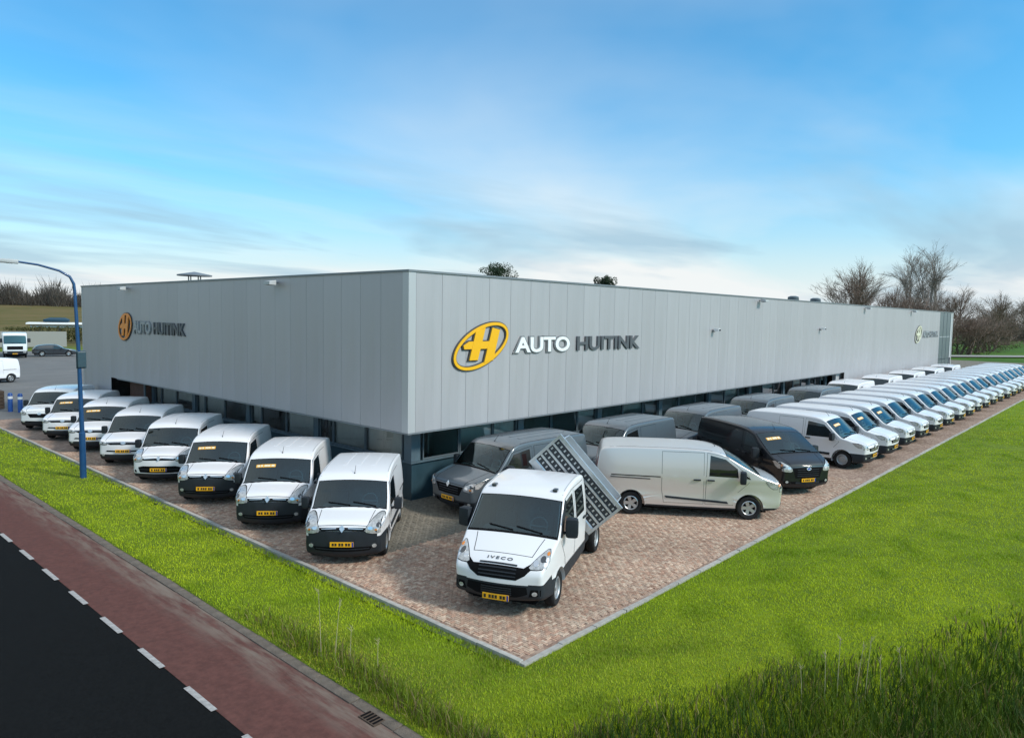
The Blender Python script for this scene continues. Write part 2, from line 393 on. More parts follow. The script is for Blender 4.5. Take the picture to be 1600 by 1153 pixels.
# road with its red cycle lanes and dashes
road = sheet('road', rect(-13.6, -8.42, -200, 400), -0.075, MATS['asphalt'])
lane = sheet('cycle_lane', rect(-8.42, -6.99, -200, 400), -0.071, MATS['asphalt_red'])
lane2 = sheet('cycle_lane', rect(-15.1, -13.6, -200, 400), -0.071, MATS['asphalt_red'])
dash_me = bpy.data.meshes.new('lane_dash'); dash_me.from_pydata([(-0.046, -0.46, 0), (0.046, -0.46, 0), (0.046, 0.46, 0), (-0.046, 0.46, 0)], [], [(0, 1, 2, 3)])
dash_me.materials.append(MATS['lane_paint'])
for k in range(-12, 60):
    d = link('lane_dash', dash_me, lane, None, (-8.44, -5.5+1.795*k, -0.064))
for k in range(-12, 60):
    d = link('lane_dash', dash_me, lane2, None, (-13.6, -5.5+1.795*k, -0.064))
# wind-blown dirt along the gutter side of the lane, tyre-darkened middle
nt = MATS['asphalt_red'].node_tree; N, Lk = nt.nodes, nt.links; b = N['Principled BSDF']; src = b.inputs['Base Color'].links[0].from_socket
geo = N.new('ShaderNodeNewGeometry'); sp = N.new('ShaderNodeSeparateXYZ'); Lk.new(geo.outputs['Position'], sp.inputs[0])
dirt_lane = N.new('ShaderNodeMath'); dirt_lane.operation = 'MULTIPLY'
Lk.new(mr(sp.outputs[0], -7.75, -7.05), dirt_lane.inputs[0]); Lk.new(mr(nz(2.2, 9, (2.5, .35, 1)), 0.35, 0.68), dirt_lane.inputs[1])
Lk.new(mixc(dirt_lane.outputs[0], src, (0.21, 0.165, 0.135)), b.inputs['Base Color'])
# worn gutter edge between the red lane and the verge: gully stones
edge = empty('road_kerb', (-6.9, 0, -0.08)); tag(edge, kind='structure')
est = box_mesh('gutter_stone', -0.10, 0.10, -0.49, 0.49, -0.06, 0.028, 0.012); est.materials.append(MATS['road_edge'])
for k in range(-14, 70):
    s = link('gutter_stone', est, edge, None, (random.uniform(-.012, .012), k*1.0+0.3, random.uniform(-.008, .008)))
    s.rotation_euler = (random.uniform(-.01, .01), random.uniform(-.02, .02), random.uniform(-.01, .01))
# storm drain in the gutter
dr = empty('storm_drain', (-7.02, -7.75, -0.052)); dr.scale = (.6, .6, .6); tag(dr, 'small dark iron storm drain grate in the road gutter', 'drain')
box('frame', -0.17, 0.17, -0.30, 0.30, -0.05, 0.0, MATS['rust_brown'], dr, 0.006)
for k in range(5): box('bar', -0.14, 0.14, -0.25+0.115*k, -0.20+0.115*k, -0.02, 0.018, MATS['gap_black'], dr, 0.005)

# forecourt paving: sand bed with clay pavers on it
pave = sheet('pavement', [(-4.36, -8.26), (120, -8.26), (120, 27.5), (-4.36, 27.5)], -0.014, None)
pm = bpy.data.materials.new('paving_bed'); pm.use_nodes = True; nt = pm.node_tree; N, Lk = nt.nodes, nt.links; b = N['Principled BSDF']
b.inputs['Roughness'].default_value = 0.93; b.inputs['Specular IOR Level'].default_value = 0.2
geo = N.new('ShaderNodeNewGeometry'); sp = N.new('ShaderNodeSeparateXYZ'); Lk.new(geo.outputs['Position'], sp.inputs[0])
def voro(sc):
    n = N.new('ShaderNodeTexVoronoi'); n.inputs['Scale'].default_value = sc
    mpn = N.new('ShaderNodeMapping'); Lk.new(geo.outputs['Position'], mpn.inputs[0]); mpn.inputs['Scale'].default_value = (1, 1.6, 1); Lk.new(mpn.outputs[0], n.inputs['Vector'])
    s_ = N.new('ShaderNodeSeparateColor'); Lk.new(n.outputs['Color'], s_.inputs[0]); return s_.outputs[0]
redc = mixc(voro(11.0), (0.22, 0.140, 0.108), (0.41, 0.300, 0.235))
redc = mixc(mr(nz(0.6), 0.45, 0.75, 0, 0.4), redc, (0.125, 0.085, 0.060))
gryc = mixc(voro(11.0), (0.135, 0.120, 0.096), (0.235, 0.210, 0.170))
vx = mr(sp.outputs[0], -2.66, -2.62); vy = mr(sp.outputs[1], -2.46, -2.42)
both = N.new('ShaderNodeMath'); both.operation = 'MULTIPLY'; Lk.new(vx, both.inputs[0]); Lk.new(vy, both.inputs[1])
Lk.new(mixc(both.outputs[0], redc, gryc), b.inputs['Base Color'])
pave.data.materials.append(pm)
def paver_field(name, regions, greyfn):
    """herringbone clay pavers 200 x 100 mm, each with bevelled-in sides, own height, tilt and colour; one joined mesh"""
    vs_, fs, cs = [], [], []
    a = 0.06; J = 0.0025
    for (x0, x1, y0, y1) in regions:
        i0, i1, j0, j1 = int(round(x0/a)), int(round(x1/a)), int(round(y0/a)), int(round(y1/a))
        for j in range(j0, j1):
            for i in range(i0, i1):
                r = (i-j) % 4
                if r == 0: w, h = 2, 1
                elif r == 3: w, h = 1, 2
                else: continue
                ax, ay = i*a+J, j*a+J; bx, by = (i+w)*a-J, (j+h)*a-J
                if ax < -4.26 or ay < -8.16: continue
                zt = random.gauss(0, 0.0022); tx, ty = random.gauss(0, .012), random.gauss(0, .012)
                k = len(vs_); q = 0.004
                cxm, cym = (ax+bx)/2, (ay+by)/2
                for (px, py, top) in ((ax,ay,0),(bx,ay,0),(bx,by,0),(ax,by,0),(ax+q,ay+q,1),(bx-q,ay+q,1),(bx-q,by-q,1),(ax+q,by-q,1)):
                    z = zt + (px-cxm)*tx + (py-cym)*ty if top else -0.016
                    vs_.append((px, py, z))
                fs += [(k+4,k+5,k+6,k+7),(k,k+1,k+5,k+4),(k+1,k+2,k+6,k+5),(k+2,k+3,k+7,k+6),(k+3,k,k+4,k+7)]
                t = random.random(); v = random.uniform(0.82, 1.17)*(1.12 if random.random() < .06 else 1)
                if greyfn(cxm, cym):
                    c = (0.195*v, 0.172*v, 0.138*v)
                else:
                    m_ = 0.5+0.5*math.sin(cxm*1.3+math.sin(cym*0.8)*2)
                    base = [(0.41,0.272,0.200),(0.45,0.315,0.232),(0.365,0.225,0.162),(0.50,0.375,0.285),(0.395,0.278,0.212)][int(t*5)]
                    v *= 0.92+0.16*m_
                    c = tuple(u*v for u in base)
                cs += [(*c, 1)]*8
    me = bpy.data.meshes.new(name); me.from_pydata(vs_, [], fs)
    at = me.color_attributes.new('tint', 'FLOAT_COLOR', 'POINT'); at.data.foreach_set('color', np.array(cs, 'f').ravel())
    o = link(name, me, pave, MATS['paver_clay']); tag(o, kind='stuff'); return o
isgrey = lambda x, y: x > -2.64 and y > -2.44
paver_field('paver', [(-4.4, 14.0, -8.4, 0.9), (-4.4, 0.9, 0.9, 16.0)], isgrey)
# kerb stones along both edges of the forecourt
kerb = empty('kerb', (-4.37, -8.27, 0)); tag(kerb, kind='structure')
kst = box_mesh('kerb_stone', -0.05, 0.05, -0.494, 0.494, -0.15, 0.03, 0.008); kst.materials.append(MATS['kerb_concrete'])
for k in range(36):
    s = link('kerb_stone', kst, kerb, None, (-0.05+0.12*math.sin(min(k, 22)/22*math.pi)*0.0+random.uniform(-.006, .006), 0.5+k*1.0, random.uniform(-.006, .006)))
    s.rotation_euler = (random.uniform(-.006, .006), random.uniform(-.02, .02), random.uniform(-.007, .007))
for k in range(84):
    s = link('kerb_stone', kst, kerb, None, (0.4+k*1.0, -0.05+random.uniform(-.006, .006), -0.012+random.uniform(-.006, .006)))
    s.rotation_euler = (random.uniform(-.02, .02), random.uniform(-.006, .006), rad(90)+random.uniform(-.007, .007))
# yard behind the building
lot = sheet('parking_lot', rect(-4.36, 90, 27.5, 96), -0.010, MATS['lot_asphalt'])
for (x, y, l) in ((3.2, 44.0, 2.0), (10.2, 58.0, 2.2), (6.0, 37.0, 2.4), (12.0, 72.0, 2.2)):
    link('bay_marking', bpy.data.meshes.new_from_object(box('bay_tmp', -l, l, -0.06, 0.06, 0, 0.003, MATS['lane_paint'])), lot, None, (x, y, 0.004))
for o in [o for o in bpy.data.objects if o.name.startswith('bay_tmp')]: bpy.data.objects.remove(o)
# path across the fields to the right
sheet('farm_path', [(88.4+1.7, 46.8+2.4), (234.2+1.7, -57.6+2.4), (234.2-1.7, -57.6-2.4), (88.4-1.7, 46.8-2.4)], 0.012, MATS['far_field_concrete'])

# ================================================================== GRASS (stuff)
def grass(name, n_try, region, dens, hfun, cfun, label, wmul=1.0, seed=1, seg2=False):
    rng = np.random.default_rng(seed)
    (x0, x1, y0, y1) = region
    # rejection sample in polar coordinates about the spot below the camera so that the sample is even on screen
    dmin, dmax = 4.5, 85.0
    a0, a1 = yaw-rad(41), yaw+rad(41)
    th = rng.uniform(a0, a1, n_try); dd = dmin*(dmax/dmin)**rng.uniform(0, 1, n_try)
    x = CAM.x + dd*np.cos(th); y = CAM.y + dd*np.sin(th)
    keep = (x > x0) & (x < x1) & (y > y0) & (y < y1)
    keep &= rng.uniform(0, 1, n_try) < dens(x, y, dd)
    x, y, dd = x[keep], y[keep], dd[keep]; n = len(x)
    h = hfun(x, y, rng); z = ground_h(x, y) - 0.01
    w = (0.0035 + 0.00088*dd)*rng.uniform(0.7, 1.3, n)*wmul
    ang = rng.uniform(0, 2*np.pi, n); lean = rng.uniform(0.1, 0.75, n)*h; la = ang + rng.normal(np.pi/2, 0.7, n)
    wx, wy = np.cos(ang)*w/2, np.sin(ang)*w/2
    tx, ty = np.cos(la)*lean, np.sin(la)*lean
    c = np.clip(cfun(x, y, h, rng), 0.004, 1)
    if seg2:
        P = np.stack([np.stack([x-wx, y-wy, z], -1), np.stack([x+wx, y+wy, z], -1),
                      np.stack([x+wx*.8+tx*.35, y+wy*.8+ty*.35, z+h*.6], -1), np.stack([x-wx*.8+tx*.35, y-wy*.8+ty*.35, z+h*.6], -1),
                      np.stack([x+tx, y+ty, z+h], -1)], 1).reshape(-1, 3)
        k = np.arange(n)[:, None]*5
        loops = np.concatenate([k+np.array([0, 1, 2, 3]), k+np.array([3, 2, 4])], 1).ravel()
        starts = (np.arange(n)[:, None]*7 + np.array([0, 4])).ravel(); tot = np.tile([4, 3], n); nv, nf = 5*n, 2*n; cc = np.repeat(c, 5, 0)
    else:
        P = np.stack([np.stack([x-wx, y-wy, z], -1), np.stack([x+wx, y+wy, z], -1), np.stack([x+tx, y+ty, z+h], -1)], 1).reshape(-1, 3)
        loops = np.arange(3*n); starts = np.arange(n)*3; tot = np.full(n, 3); nv, nf = 3*n, n; cc = np.repeat(c, 3, 0)
    me = bpy.data.meshes.new(name); me.vertices.add(nv); me.loops.add(len(loops)); me.polygons.add(nf)
    me.vertices.foreach_set('co', P.astype('f').ravel()); me.loops.foreach_set('vertex_index', loops.astype('i'))
    me.polygons.foreach_set('loop_start', starts.astype('i')); me.polygons.foreach_set('loop_total', tot.astype('i'))
    me.update(); me.validate()
    at = me.color_attributes.new('tint', 'FLOAT_COLOR', 'POINT')
    at.data.foreach_set('color', np.concatenate([cc, np.ones((len(cc), 1))], 1).astype('f').ravel())
    o = link(name, me, None, MATS['grass_blade']); tag(o, label, 'grass', kind='stuff')
    return n
def wav(x, y, s, p):
    return 0.5+0.25*(np.sin(x*s+1.7*np.sin(y*s*0.83+p)+p)+np.sin(y*s*1.21+1.3*np.sin(x*s*0.7-p)))
def lawn_col(x, y, h, rng):
    n = len(x); v = rng.uniform(0.75, 1.25, n); f = wav(x, y, 0.8, 0.3); g = wav(x, y, 2.6, 1.9)
    A = np.array([0.325, 0.450, 0.012]); B = np.array([0.520, 0.590, 0.022]); D = np.array([0.155, 0.270, 0.010])
    f = np.clip(0.6*f+0.4*wav(x, y, 0.23, 2.7)+0.25*sstep(-3.2, -0.8, ditch_d(x, y)), 0, 1.2)
    c = A + (B-A)*np.clip(f*1.3-0.15, 0, 1)[:, None]*0.9
    c = c + (D-c)*np.clip(g*2.2-1.35, 0, 1)[:, None]*0.75
    dry = np.clip(wav(x, y, 0.55, 4.0)*1.6-0.95 + 1.1*sstep(-5.2, -6.3, x)*sstep(1.5, -3.0, y)*wav(x, y, 1.1, 0.5), 0, 1)*(rng.uniform(0, 1, n) < 0.55)
    c = c + (np.array([0.36, 0.27, 0.09])-c)*dry[:, None]*0.6
    return c*v[:, None]
def far_fade(dd): return np.clip(1.25 - dd/95, 0, 1)
on_lawn = lambda x, y: (x > -6.82) & ~((x > -4.47) & (y > -8.37))
n1 = grass('lawn_grass', 1750000, (-6.82, 75, -60, 75), lambda x, y, d: on_lawn(x, y)*far_fade(d)*0.80*(ditch_d(x, y) < 0.9),
      lambda x, y, r: r.uniform(0.026, 0.060, len(x))*(1+0.5*np.clip(wav(x, y, 2.6, 1.9)*2-1.2, 0, 1)), lawn_col,
      'bright green mown grass around the paved forecourt and along the road', seed=3)
def tall_band(x, y):
    d = ditch_d(x, y) + 0.5*(wav(x, y, 1.3, 2.2)-0.5)
    t = sstep(-1.0, 1.3, d)
    # unmown fringe beside the road towards the corner
    v = sstep(0.3, 1.0, 1-np.abs(x+6.5)/0.75)*sstep(-2.0, -5.5, y)*(x > -6.78)*(x < -5.2)
    return np.maximum(t, 0.7*v)
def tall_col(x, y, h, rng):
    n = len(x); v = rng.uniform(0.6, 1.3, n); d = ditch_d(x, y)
    A = np.array([0.036, 0.082, 0.008]); B = np.array([0.160, 0.225, 0.016])  # green A darkened to stand in for vignetting of the bottom right corner
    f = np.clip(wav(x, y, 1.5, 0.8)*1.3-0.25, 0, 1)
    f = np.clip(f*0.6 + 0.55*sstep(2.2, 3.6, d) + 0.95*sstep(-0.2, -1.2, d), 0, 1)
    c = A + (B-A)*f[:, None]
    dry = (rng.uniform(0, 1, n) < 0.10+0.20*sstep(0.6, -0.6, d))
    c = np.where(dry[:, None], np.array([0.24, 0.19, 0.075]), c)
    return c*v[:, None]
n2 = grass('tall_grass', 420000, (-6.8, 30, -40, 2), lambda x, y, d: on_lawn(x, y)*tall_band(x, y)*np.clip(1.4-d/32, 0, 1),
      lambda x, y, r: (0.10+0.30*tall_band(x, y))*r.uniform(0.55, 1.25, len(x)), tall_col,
      'long unmown grass in the ditch at the bottom right, coloured dark to imitate vignetting', 1.1, 5, True)
print('grass blades', n1, n2)
# dead stalks standing in the long grass
smat = mat('dry_stalk', (0.42, 0.36, 0.20), 0.8)
stalks = [(-6.55, -5.75, 1.15), (-6.45, -6.0, 1.05), (-6.3, -6.2, .6), (-1.29, -12.6, 1.05), (-1.42, -12.5, .9), (-1.65, -12.3, .95), (-1.0, -12.75, .7), (-1.9, -12.2, .75), (-6.2, -6.8, .5), (-2.3, -12.0, .6), (-0.4, -12.9, .6)]
sbm = bmesh.new()
for (x, y, h) in stalks:
    z0 = float(ground_h(x, y)); lx, ly = random.uniform(-.07, .07), random.uniform(-.07, .07)
    add_tube(sbm, [(x, y, z0), (x+lx*.4, y+ly*.4, z0+h*.5), (x+lx, y+ly, z0+h)], [.006, .005, .003], 5)
    for k in range(7):
        zz = z0+h*(0.86+0.02*k); add_tube(sbm, [(x+lx*.9, y+ly*.9, zz), (x+lx+random.uniform(-.05, .05), y+ly+random.uniform(-.05, .05), zz+.05)], [.004, .002], 4)
so = link('dry_stalks', bm_mesh(sbm, 'dry_stalks'), None, smat); tag(so, 'pale dead stalks standing in the long grass', 'stalks', kind='stuff')
# ================================================================== THE BUILDING
ZT, ZB, LY, LX, SB = 6.88, 2.26, 27.27, 71.83, 0.9
bld = empty('showroom_building', (0, 0, 0))
tag(bld, 'long low grey metal clad showroom with window strip below the cladding', 'building')
# backing walls behind the cladding joints
box('wall_core', 0.011, 0.30, 0.3, LY-0.02, ZB+0.03, ZT-0.06, MATS['joint_grey'], bld)
box('wall_core', 0.011, LX-0.02, 0.011, 0.30, ZB+0.03, ZT-0.06, MATS['joint_grey'], bld)
box('wall_core', LX-0.30, LX-0.01, 0.3, LY-0.31, 0, ZT-0.06, MATS['cladding'], bld)
box('wall_core', 0.31, LX-0.02, LY-0.3, LY-0.01, 0, ZT-0.06, MATS['cladding'], bld)
box('wall_core', 37.4, LX-0.31, 0.31, 0.55, 0, ZB+0.02, MATS['joint_grey'], bld)
# cladding panels, each its own sheet with folded edges
def panel_mesh(name, w, z0, z1, t=0.06, ribs=False):
    bm = bmesh.new(); J = 0.004; e = 0.005
    prof = [(J, 0.010), (J, e), (J+e, 0), (w/3-0.01, 0), (w/3, 0.0025), (w/3+0.01, 0), (w*2/3-0.01, 0), (w*2/3, 0.0025), (w*2/3+0.01, 0), (w-J-e, 0), (w-J, e), (w-J, 0.010)]
    lo = [bm.verts.new((a, b, z0)) for a, b in prof]; hi = [bm.verts.new((a, b, z1)) for a, b in prof]
    for k in range(len(prof)-1): bm.faces.new((lo[k], lo[k+1], hi[k+1], hi[k]))
    bm.faces.new(lo[::-1]); bm.faces.new(hi)
    me = bm_mesh(bm, name); me.materials.append(MATS['cladding']); return me
PW = 0.996
pr = panel_mesh('panel', PW, ZB, ZT-0.05); pr_full = panel_mesh('panel', PW, 0.05, ZT-0.05)
nR = int((LX-0.30)/PW)
for k in range(nR):
    x = 0.27+k*PW
    full = x > 37.2
    if 66.0 < x < 70.8: continue                       # glazed stair bay
    link('panel', pr_full if full else pr, bld, None, (x, 0, 0))
nL = int((LY-0.27)/PW)
for k in range(nL):
    y = 0.27+k*PW                                        # panel runs along +Y on the plane x=0
    o = link('panel', pr_full if y > 22.4 else pr, bld, None, (0, y+PW, 0)); o.rotation_euler = (0, 0, rad(-90))
# corner trim, far corner trims, copings
def trim(x0, x1, y0, y1, z0, z1, m='cladding_trim', name='corner_trim'): return box(name, x0, x1, y0, y1, z0, z1, MATS[m], bld, 0.006)
trim(-0.012, 0.26, -0.012, 0.26, ZB-0.004, ZT-0.052)
trim(LX-0.30, LX+0.012, -0.012, 0.24, 0, ZT-0.052)
trim(-0.012, 0.24, LY-0.15, LY+0.012, 0, ZT-0.052)
box('coping', -0.035, LX+0.03, -0.035, 0.36, ZT-0.05, ZT+0.012, MATS['coping'], bld, 0.006)
box('coping', -0.035, 0.36, 0.37, LY+0.03, ZT-0.05, ZT+0.012, MATS['coping'], bld, 0.006)
box('coping', LX-0.33, LX+0.03, 0.37, LY+0.03, ZT-0.05, ZT+0.012, MATS['coping'], bld, 0.006)
box('roof_deck', 0.31, LX-0.31, 0.31, LY-0.31, ZT-0.45, ZT-0.30, MATS['roofing'], bld)
# drip edge below the cladding and soffit back to the glass line
box('drip_edge', 0.0, 37.3, -0.004, 0.07, ZB-0.05, ZB-0.006, MATS['coping'], bld)
box('drip_edge', -0.004, 0.07, 0.075, 22.4, ZB-0.05, ZB-0.006, MATS['coping'], bld)
box('soffit', 0.075, 37.3, 0.075, SB+0.3, ZB-0.03, ZB+0.025, MATS['soffit'], bld)
box('soffit', 0.075, SB+0.3, SB+0.31, 22.4, ZB-0.03, ZB+0.025, MATS['soffit'], bld)
# interior shell
box('interior_floor', 0.98, 37.3, 0.98, 22.4, 0.0, 0.06, MATS['inside_floor'], bld)
box('interior_ceiling', SB+0.32, 37.3, SB+0.32, 22.4, 3.0, 3.1, MATS['inside_wall'], bld)
box('interior_wall', 4.6, 4.75, 4.8, 22.4, 0.07, 2.98, MATS['inside_wall'], bld)
box('interior_wall', 4.76, 37.3, 4.8, 4.95, 0.07, 2.98, MATS['inside_wall'], bld)
# plinth
PZ = 1.13
box('plinth', SB-0.02, SB+0.08, SB-0.02, 22.4, 0, PZ, MATS['plinth'], bld)
box('plinth', SB+0.085, 37.3, SB-0.02, SB+0.08, 0, PZ, MATS['plinth'], bld)
box('sill', SB-0.09, SB+0.12, SB-0.09, 22.4, PZ+0.002, PZ+0.05, MATS['blue_steel'], bld, 0.006)
box('sill', SB+0.125, 37.3, SB-0.09, SB+0.12, PZ+0.002, PZ+0.05, MATS['blue_steel'], bld, 0.006)
# columns
def column(x, y, w=0.28, d=0.28, m='blue_steel'):
    return box('column', x-w/2, x+w/2, y-d/2, y+d/2, PZ+0.055, ZB-0.035, MATS[m], bld, 0.012)
column(SB+0.10, SB+0.10, 0.36, 0.36)
frame_v = box_mesh('mullion', -0.03, 0.03, -0.03, 0.03, PZ+0.055, ZB-0.035); frame_v.materials.append(MATS['frame_grey'])
def window(ax, a0, a1, label=None):
    """one glazed unit between two positions along the facade: frame with a pane"""
    bm = bmesh.new(); z0, z1, t = PZ+0.056, ZB-0.036, 0.045
    L_ = a1-a0
    for (p0, p1, q0, q1) in ((0, L_, z0, z0+t), (0, L_, z1-t, z1), (0, t, z0+t, z1-t), (L_-t, L_, z0+t, z1-t)): add_box(bm, p0, p1, -0.03, 0.03, q0, q1)
    me = bm_mesh(bm, 'window'); me.materials.append(MATS['frame_grey'])
    w = link('window', me, bld)
    pm_ = bpy.data.meshes.new('pane'); pm_.from_pydata([(t, 0, z0+t), (L_-t, 0, z0+t), (L_-t, 0, z1-t), (t, 0, z1-t)], [], [(0, 1, 2, 3)])
    link('pane', pm_, w, MATS['shop_glass'])
    if ax == 'x': w.location = (a0, SB+0.04, 0)
    else: w.location = (SB+0.04, a1, 0); w.rotation_euler = (0, 0, rad(-90))
    if label is not None:
        bl = box('blind', 0.06, L_-0.06, 0.07, 0.085, z0+0.05+label, z1-0.02, MATS['blind'], w)
    return w
# left facade bays (positions along Y)
ycols = [1.18, 6.05, 10.9, 15.75, 20.3]
for a, b_ in zip(ycols, ycols[1:]):
    cuts = [a+0.16, a+0.16+(b_-a-0.32)*0.42, a+0.16+(b_-a-0.32)*0.82, b_-0.16]
    for c0, c1 in zip(cuts, cuts[1:]): window('y', c0+0.01, c1-0.01, random.choice((0.0, 0.0, 0.35, None, 0.12)))
for y in ycols[1:]: column(SB+0.08, y, 0.26, 0.30)
# entrance at the far end of the left facade
ent = box('entrance_reveal', SB-0.3, SB+0.05, 20.36, 22.38, PZ+0.056, ZB-0.036, MATS['brown_brick'], bld)
box('entrance_post', SB-0.36, SB-0.305, 20.36, 20.5, 0.0, ZB-0.06, MATS['frame_grey'], bld)
# right facade bays (positions along X)
xcols = [1.18, 5.85, 10.65, 15.4, 20.2, 25.0, 29.8, 34.0, 37.2]
for i, (a, b_) in enumerate(zip(xcols, xcols[1:])):
    cuts = [a+0.16, a+0.16+(b_-a-0.32)*0.36, a+0.16+(b_-a-0.32)*0.72, b_-0.16]
    for j, (c0, c1) in enumerate(zip(cuts, cuts[1:])): window('x', c0+0.01, c1-0.01, (0.0 if i == 0 and j else (random.choice((None, None, 0.5)))))
for x in xcols[1:]: column(x, SB+0.08, 0.30, 0.26)
# stair bay of glass at the far end of the right facade
for k in range(4):
    box('glazing_bar', 66.0+k*1.55, 66.12+k*1.55, -0.012, 0.010, 0.1, ZT-0.06, MATS['frame_grey'], bld)
for k in range(3):
    for z0, z1 in ((0.15, 2.2), (2.26, 4.4), (4.46, ZT-0.08)):
        pm_ = bpy.data.meshes.new('pane'); pm_.from_pydata([(66.12+k*1.55, 0.006, z0), (67.55+k*1.55, 0.006, z0), (67.55+k*1.55, 0.006, z1), (66.12+k*1.55, 0.006, z1)], [], [(0, 1, 2, 3)])
        link('pane', pm_, bld, MATS['stair_glass'])
# things inside the showroom seen through the glass
for (x, y, w, h, m, lab) in ((1.9, 3.0, 1.1, 1.0, 'wood_board', 'brown display board inside the window nearest the building corner'),
                       (2.1, 1.75, 0.5, 0.9, 'white_board', 'pale poster standing inside the left window beside the corner column'),
                       (2.0, 7.4, 0.7, 0.8, 'gap_black', 'black screen inside the window behind the nearest black bumpered vans')):
    b_ = empty('display_board', (x, y, 0.06)); tag(b_, lab, 'board')
    box('board', -0.03, 0.03, -w/2, w/2, 1.15, 1.15+h, MATS[m], b_)
    for s in (-1, 1): box('post', -0.025, 0.025, s*(w/2-0.06)-0.02, s*(w/2-0.06)+0.02, 0.0, 1.145, MATS['frame_grey'], b_)

# floodlights and cameras on the facades
def floodlight(loc, rz, lab, big=True):
    r = empty('floodlight', loc, rz); tag(r, lab, 'light', 'floodlights along the roof edge')
    box('bracket', -0.03, 0.22, -0.03, 0.03, -0.03, 0.02, MATS['coping'], r)
    bm = bmesh.new(); add_box(bm, 0.16, 0.42, -0.19, 0.19, -0.10, 0.07, None, 0.015)
    for v in bm.verts:
        if v.co.x > 0.3: v.co.z = v.co.z*0.7-0.02
    h = link('housing', bm_mesh(bm, 'housing'), r, MATS['joint_grey'])
    box('lens', 0.19, 0.40, -0.16, 0.16, -0.112, -0.104, MATS['lamp_clear'], r)
floodlight((0, 20.7, 6.66), rad(180), 'small floodlight under the roof edge above the orange logo')
floodlight((0, 7.05, 6.66), rad(180), 'small floodlight under the roof edge right of the roof cowl')
for x, lab in ((23.7, 'nearest small floodlight on the roof edge of the long right facade'), (42.0, 'second small floodlight on the roof edge of the long right facade'), (55.0, 'farthest small floodlight on the roof edge of the long right facade')):
    floodlight((x, 0, 6.72), rad(-90), lab)
for x, z, lab in ((18.53, 5.13, 'security camera on the cladding right of the large sign'), (32.96, 5.18, 'security camera on the cladding farther along the right facade')):
    r = empty('security_camera', (x, 0, z), rad(-90)); tag(r, lab, 'camera')
    box('mount', 0.0, 0.10, -0.05, 0.05, -0.05, 0.05, MATS['coping'], r, 0.006)
    box('housing', 0.08, 0.34, -0.09, 0.11, -0.02, 0.12, MATS['letter_white'], r, 0.02)
    box('lens', 0.342, 0.36, -0.05, 0.07, 0.0, 0.09, MATS['gap_black'], r)
# roof cowl and vents
def cowl(x, y, z, s, lab):
    r = empty('roof_cowl', (x, y, z)); r.scale = (s, s, s); tag(r, lab, 'vent')
    bm = bmesh.new(); add_tube(bm, [(0, 0, 0), (0, 0, 0.42)], 0.38, 14); link('duct', bm_mesh(bm, 'duct', 40), r, MATS['joint_grey'])
    for k in range(4):
        a = k*math.pi/2+0.6; bm = bmesh.new(); add_tube(bm, [(0.34*math.cos(a), 0.34*math.sin(a), 0.40), (0.34*math.cos(a), 0.34*math.sin(a), 0.86)], 0.03, 6); link('strut', bm_mesh(bm, 'strut'), r, MATS['coping'])
    bm = bmesh.new(); add_tube(bm, [(0, 0, 0.84), (0, 0, 0.90), (0, 0, 1.02), (0, 0, 1.06)], [0.86, 0.86, 0.25, 0.04], 18); link('cap', bm_mesh(bm, 'cap', 30), r, MATS['coping'])
cowl(2.9, 20.1, ZT-0.30, 0.95, 'round roof cowl on struts above the left facade')
for x, lab in ((40.0, 'left one of two squat roof vents over the far right facade'), (44.6, 'right one of two squat roof vents over the far right facade')):
    r = empty('roof_vent', (x, 4.4, ZT-0.30)); tag(r, lab, 'vent')
    bm = bmesh.new(); add_tube(bm, [(0, 0, 0), (0, 0, 0.62)], 0.30, 14); link('duct', bm_mesh(bm, 'duct', 40), r, MATS['coping'])
    bm = bmesh.new(); add_tube(bm, [(0, 0, 0.60), (0, 0, 0.66), (0, 0, 0.88), (0, 0, 0.95)], [0.36, 0.40, 0.38, 0.20], 14); link('cap', bm_mesh(bm, 'cap', 40), r, MATS['frame_grey'])

# ------------------------------------------------------------------ lettering
def text_mesh(s, size, offset, extrude, space=1.0):
    c = bpy.data.curves.new('t', 'FONT'); c.body = s; c.size = size; c.offset = offset; c.extrude = extrude
    c.resolution_u = 4
    c.space_character = space
    o = bpy.data.objects.new('t', c); me = evaluate([o], o); bpy.data.curves.remove(c); return me
def poly_mesh(name, pts, z0, z1):
    bm = bmesh.new(); lo = [bm.verts.new((x, y, z0)) for x, y in pts]; hi = [bm.verts.new((x, y, z1)) for x, y in pts]
    n = len(pts)
    for k in range(n): bm.faces.new((lo[k], lo[(k+1) % n], hi[(k+1) % n], hi[k]))
    bm.faces.new(lo[::-1]); bm.faces.new(hi)
    bmesh.ops.triangulate(bm, faces=[f for f in bm.faces if len(f.verts) > 4])
    return bm_mesh(bm, name)
def ring_mesh(name, a, b_, tilt, t, z0, z1, n=56):
    bm = bmesh.new(); R = [[], [], [], []]
    for k in range(n):
        th = 2*math.pi*k/n
        for j, (d, z) in enumerate(((0, z0), (0, z1), (t, z1), (t, z0))):
            x, y = (a-d)*math.cos(th), (b_-d)*math.sin(th)
            R[j].append(bm.verts.new((x*math.cos(tilt)-y*math.sin(tilt), x*math.sin(tilt)+y*math.cos(tilt), z)))
    for k in range(n):
        k2 = (k+1) % n
        for j in range(4): bm.faces.new((R[j][k], R[j][k2], R[(j+1) % 4][k2], R[(j+1) % 4][k]))
    return bm_mesh(name=name, bm=bm)
HSH = [[(-.44, -.66), (-.06, -.66), (-.04, .80), (-.44, .62)], [(.26, -.80), (.66, -.68), (.66, .70), (.28, .80)], [(-.055, -.16), (.265, -.16), (.275, .18), (-.045, .18)], [(-.78, -.16), (-.442, -.16), (-.442, .18), (-.62, .18), (-.84, 0)]]
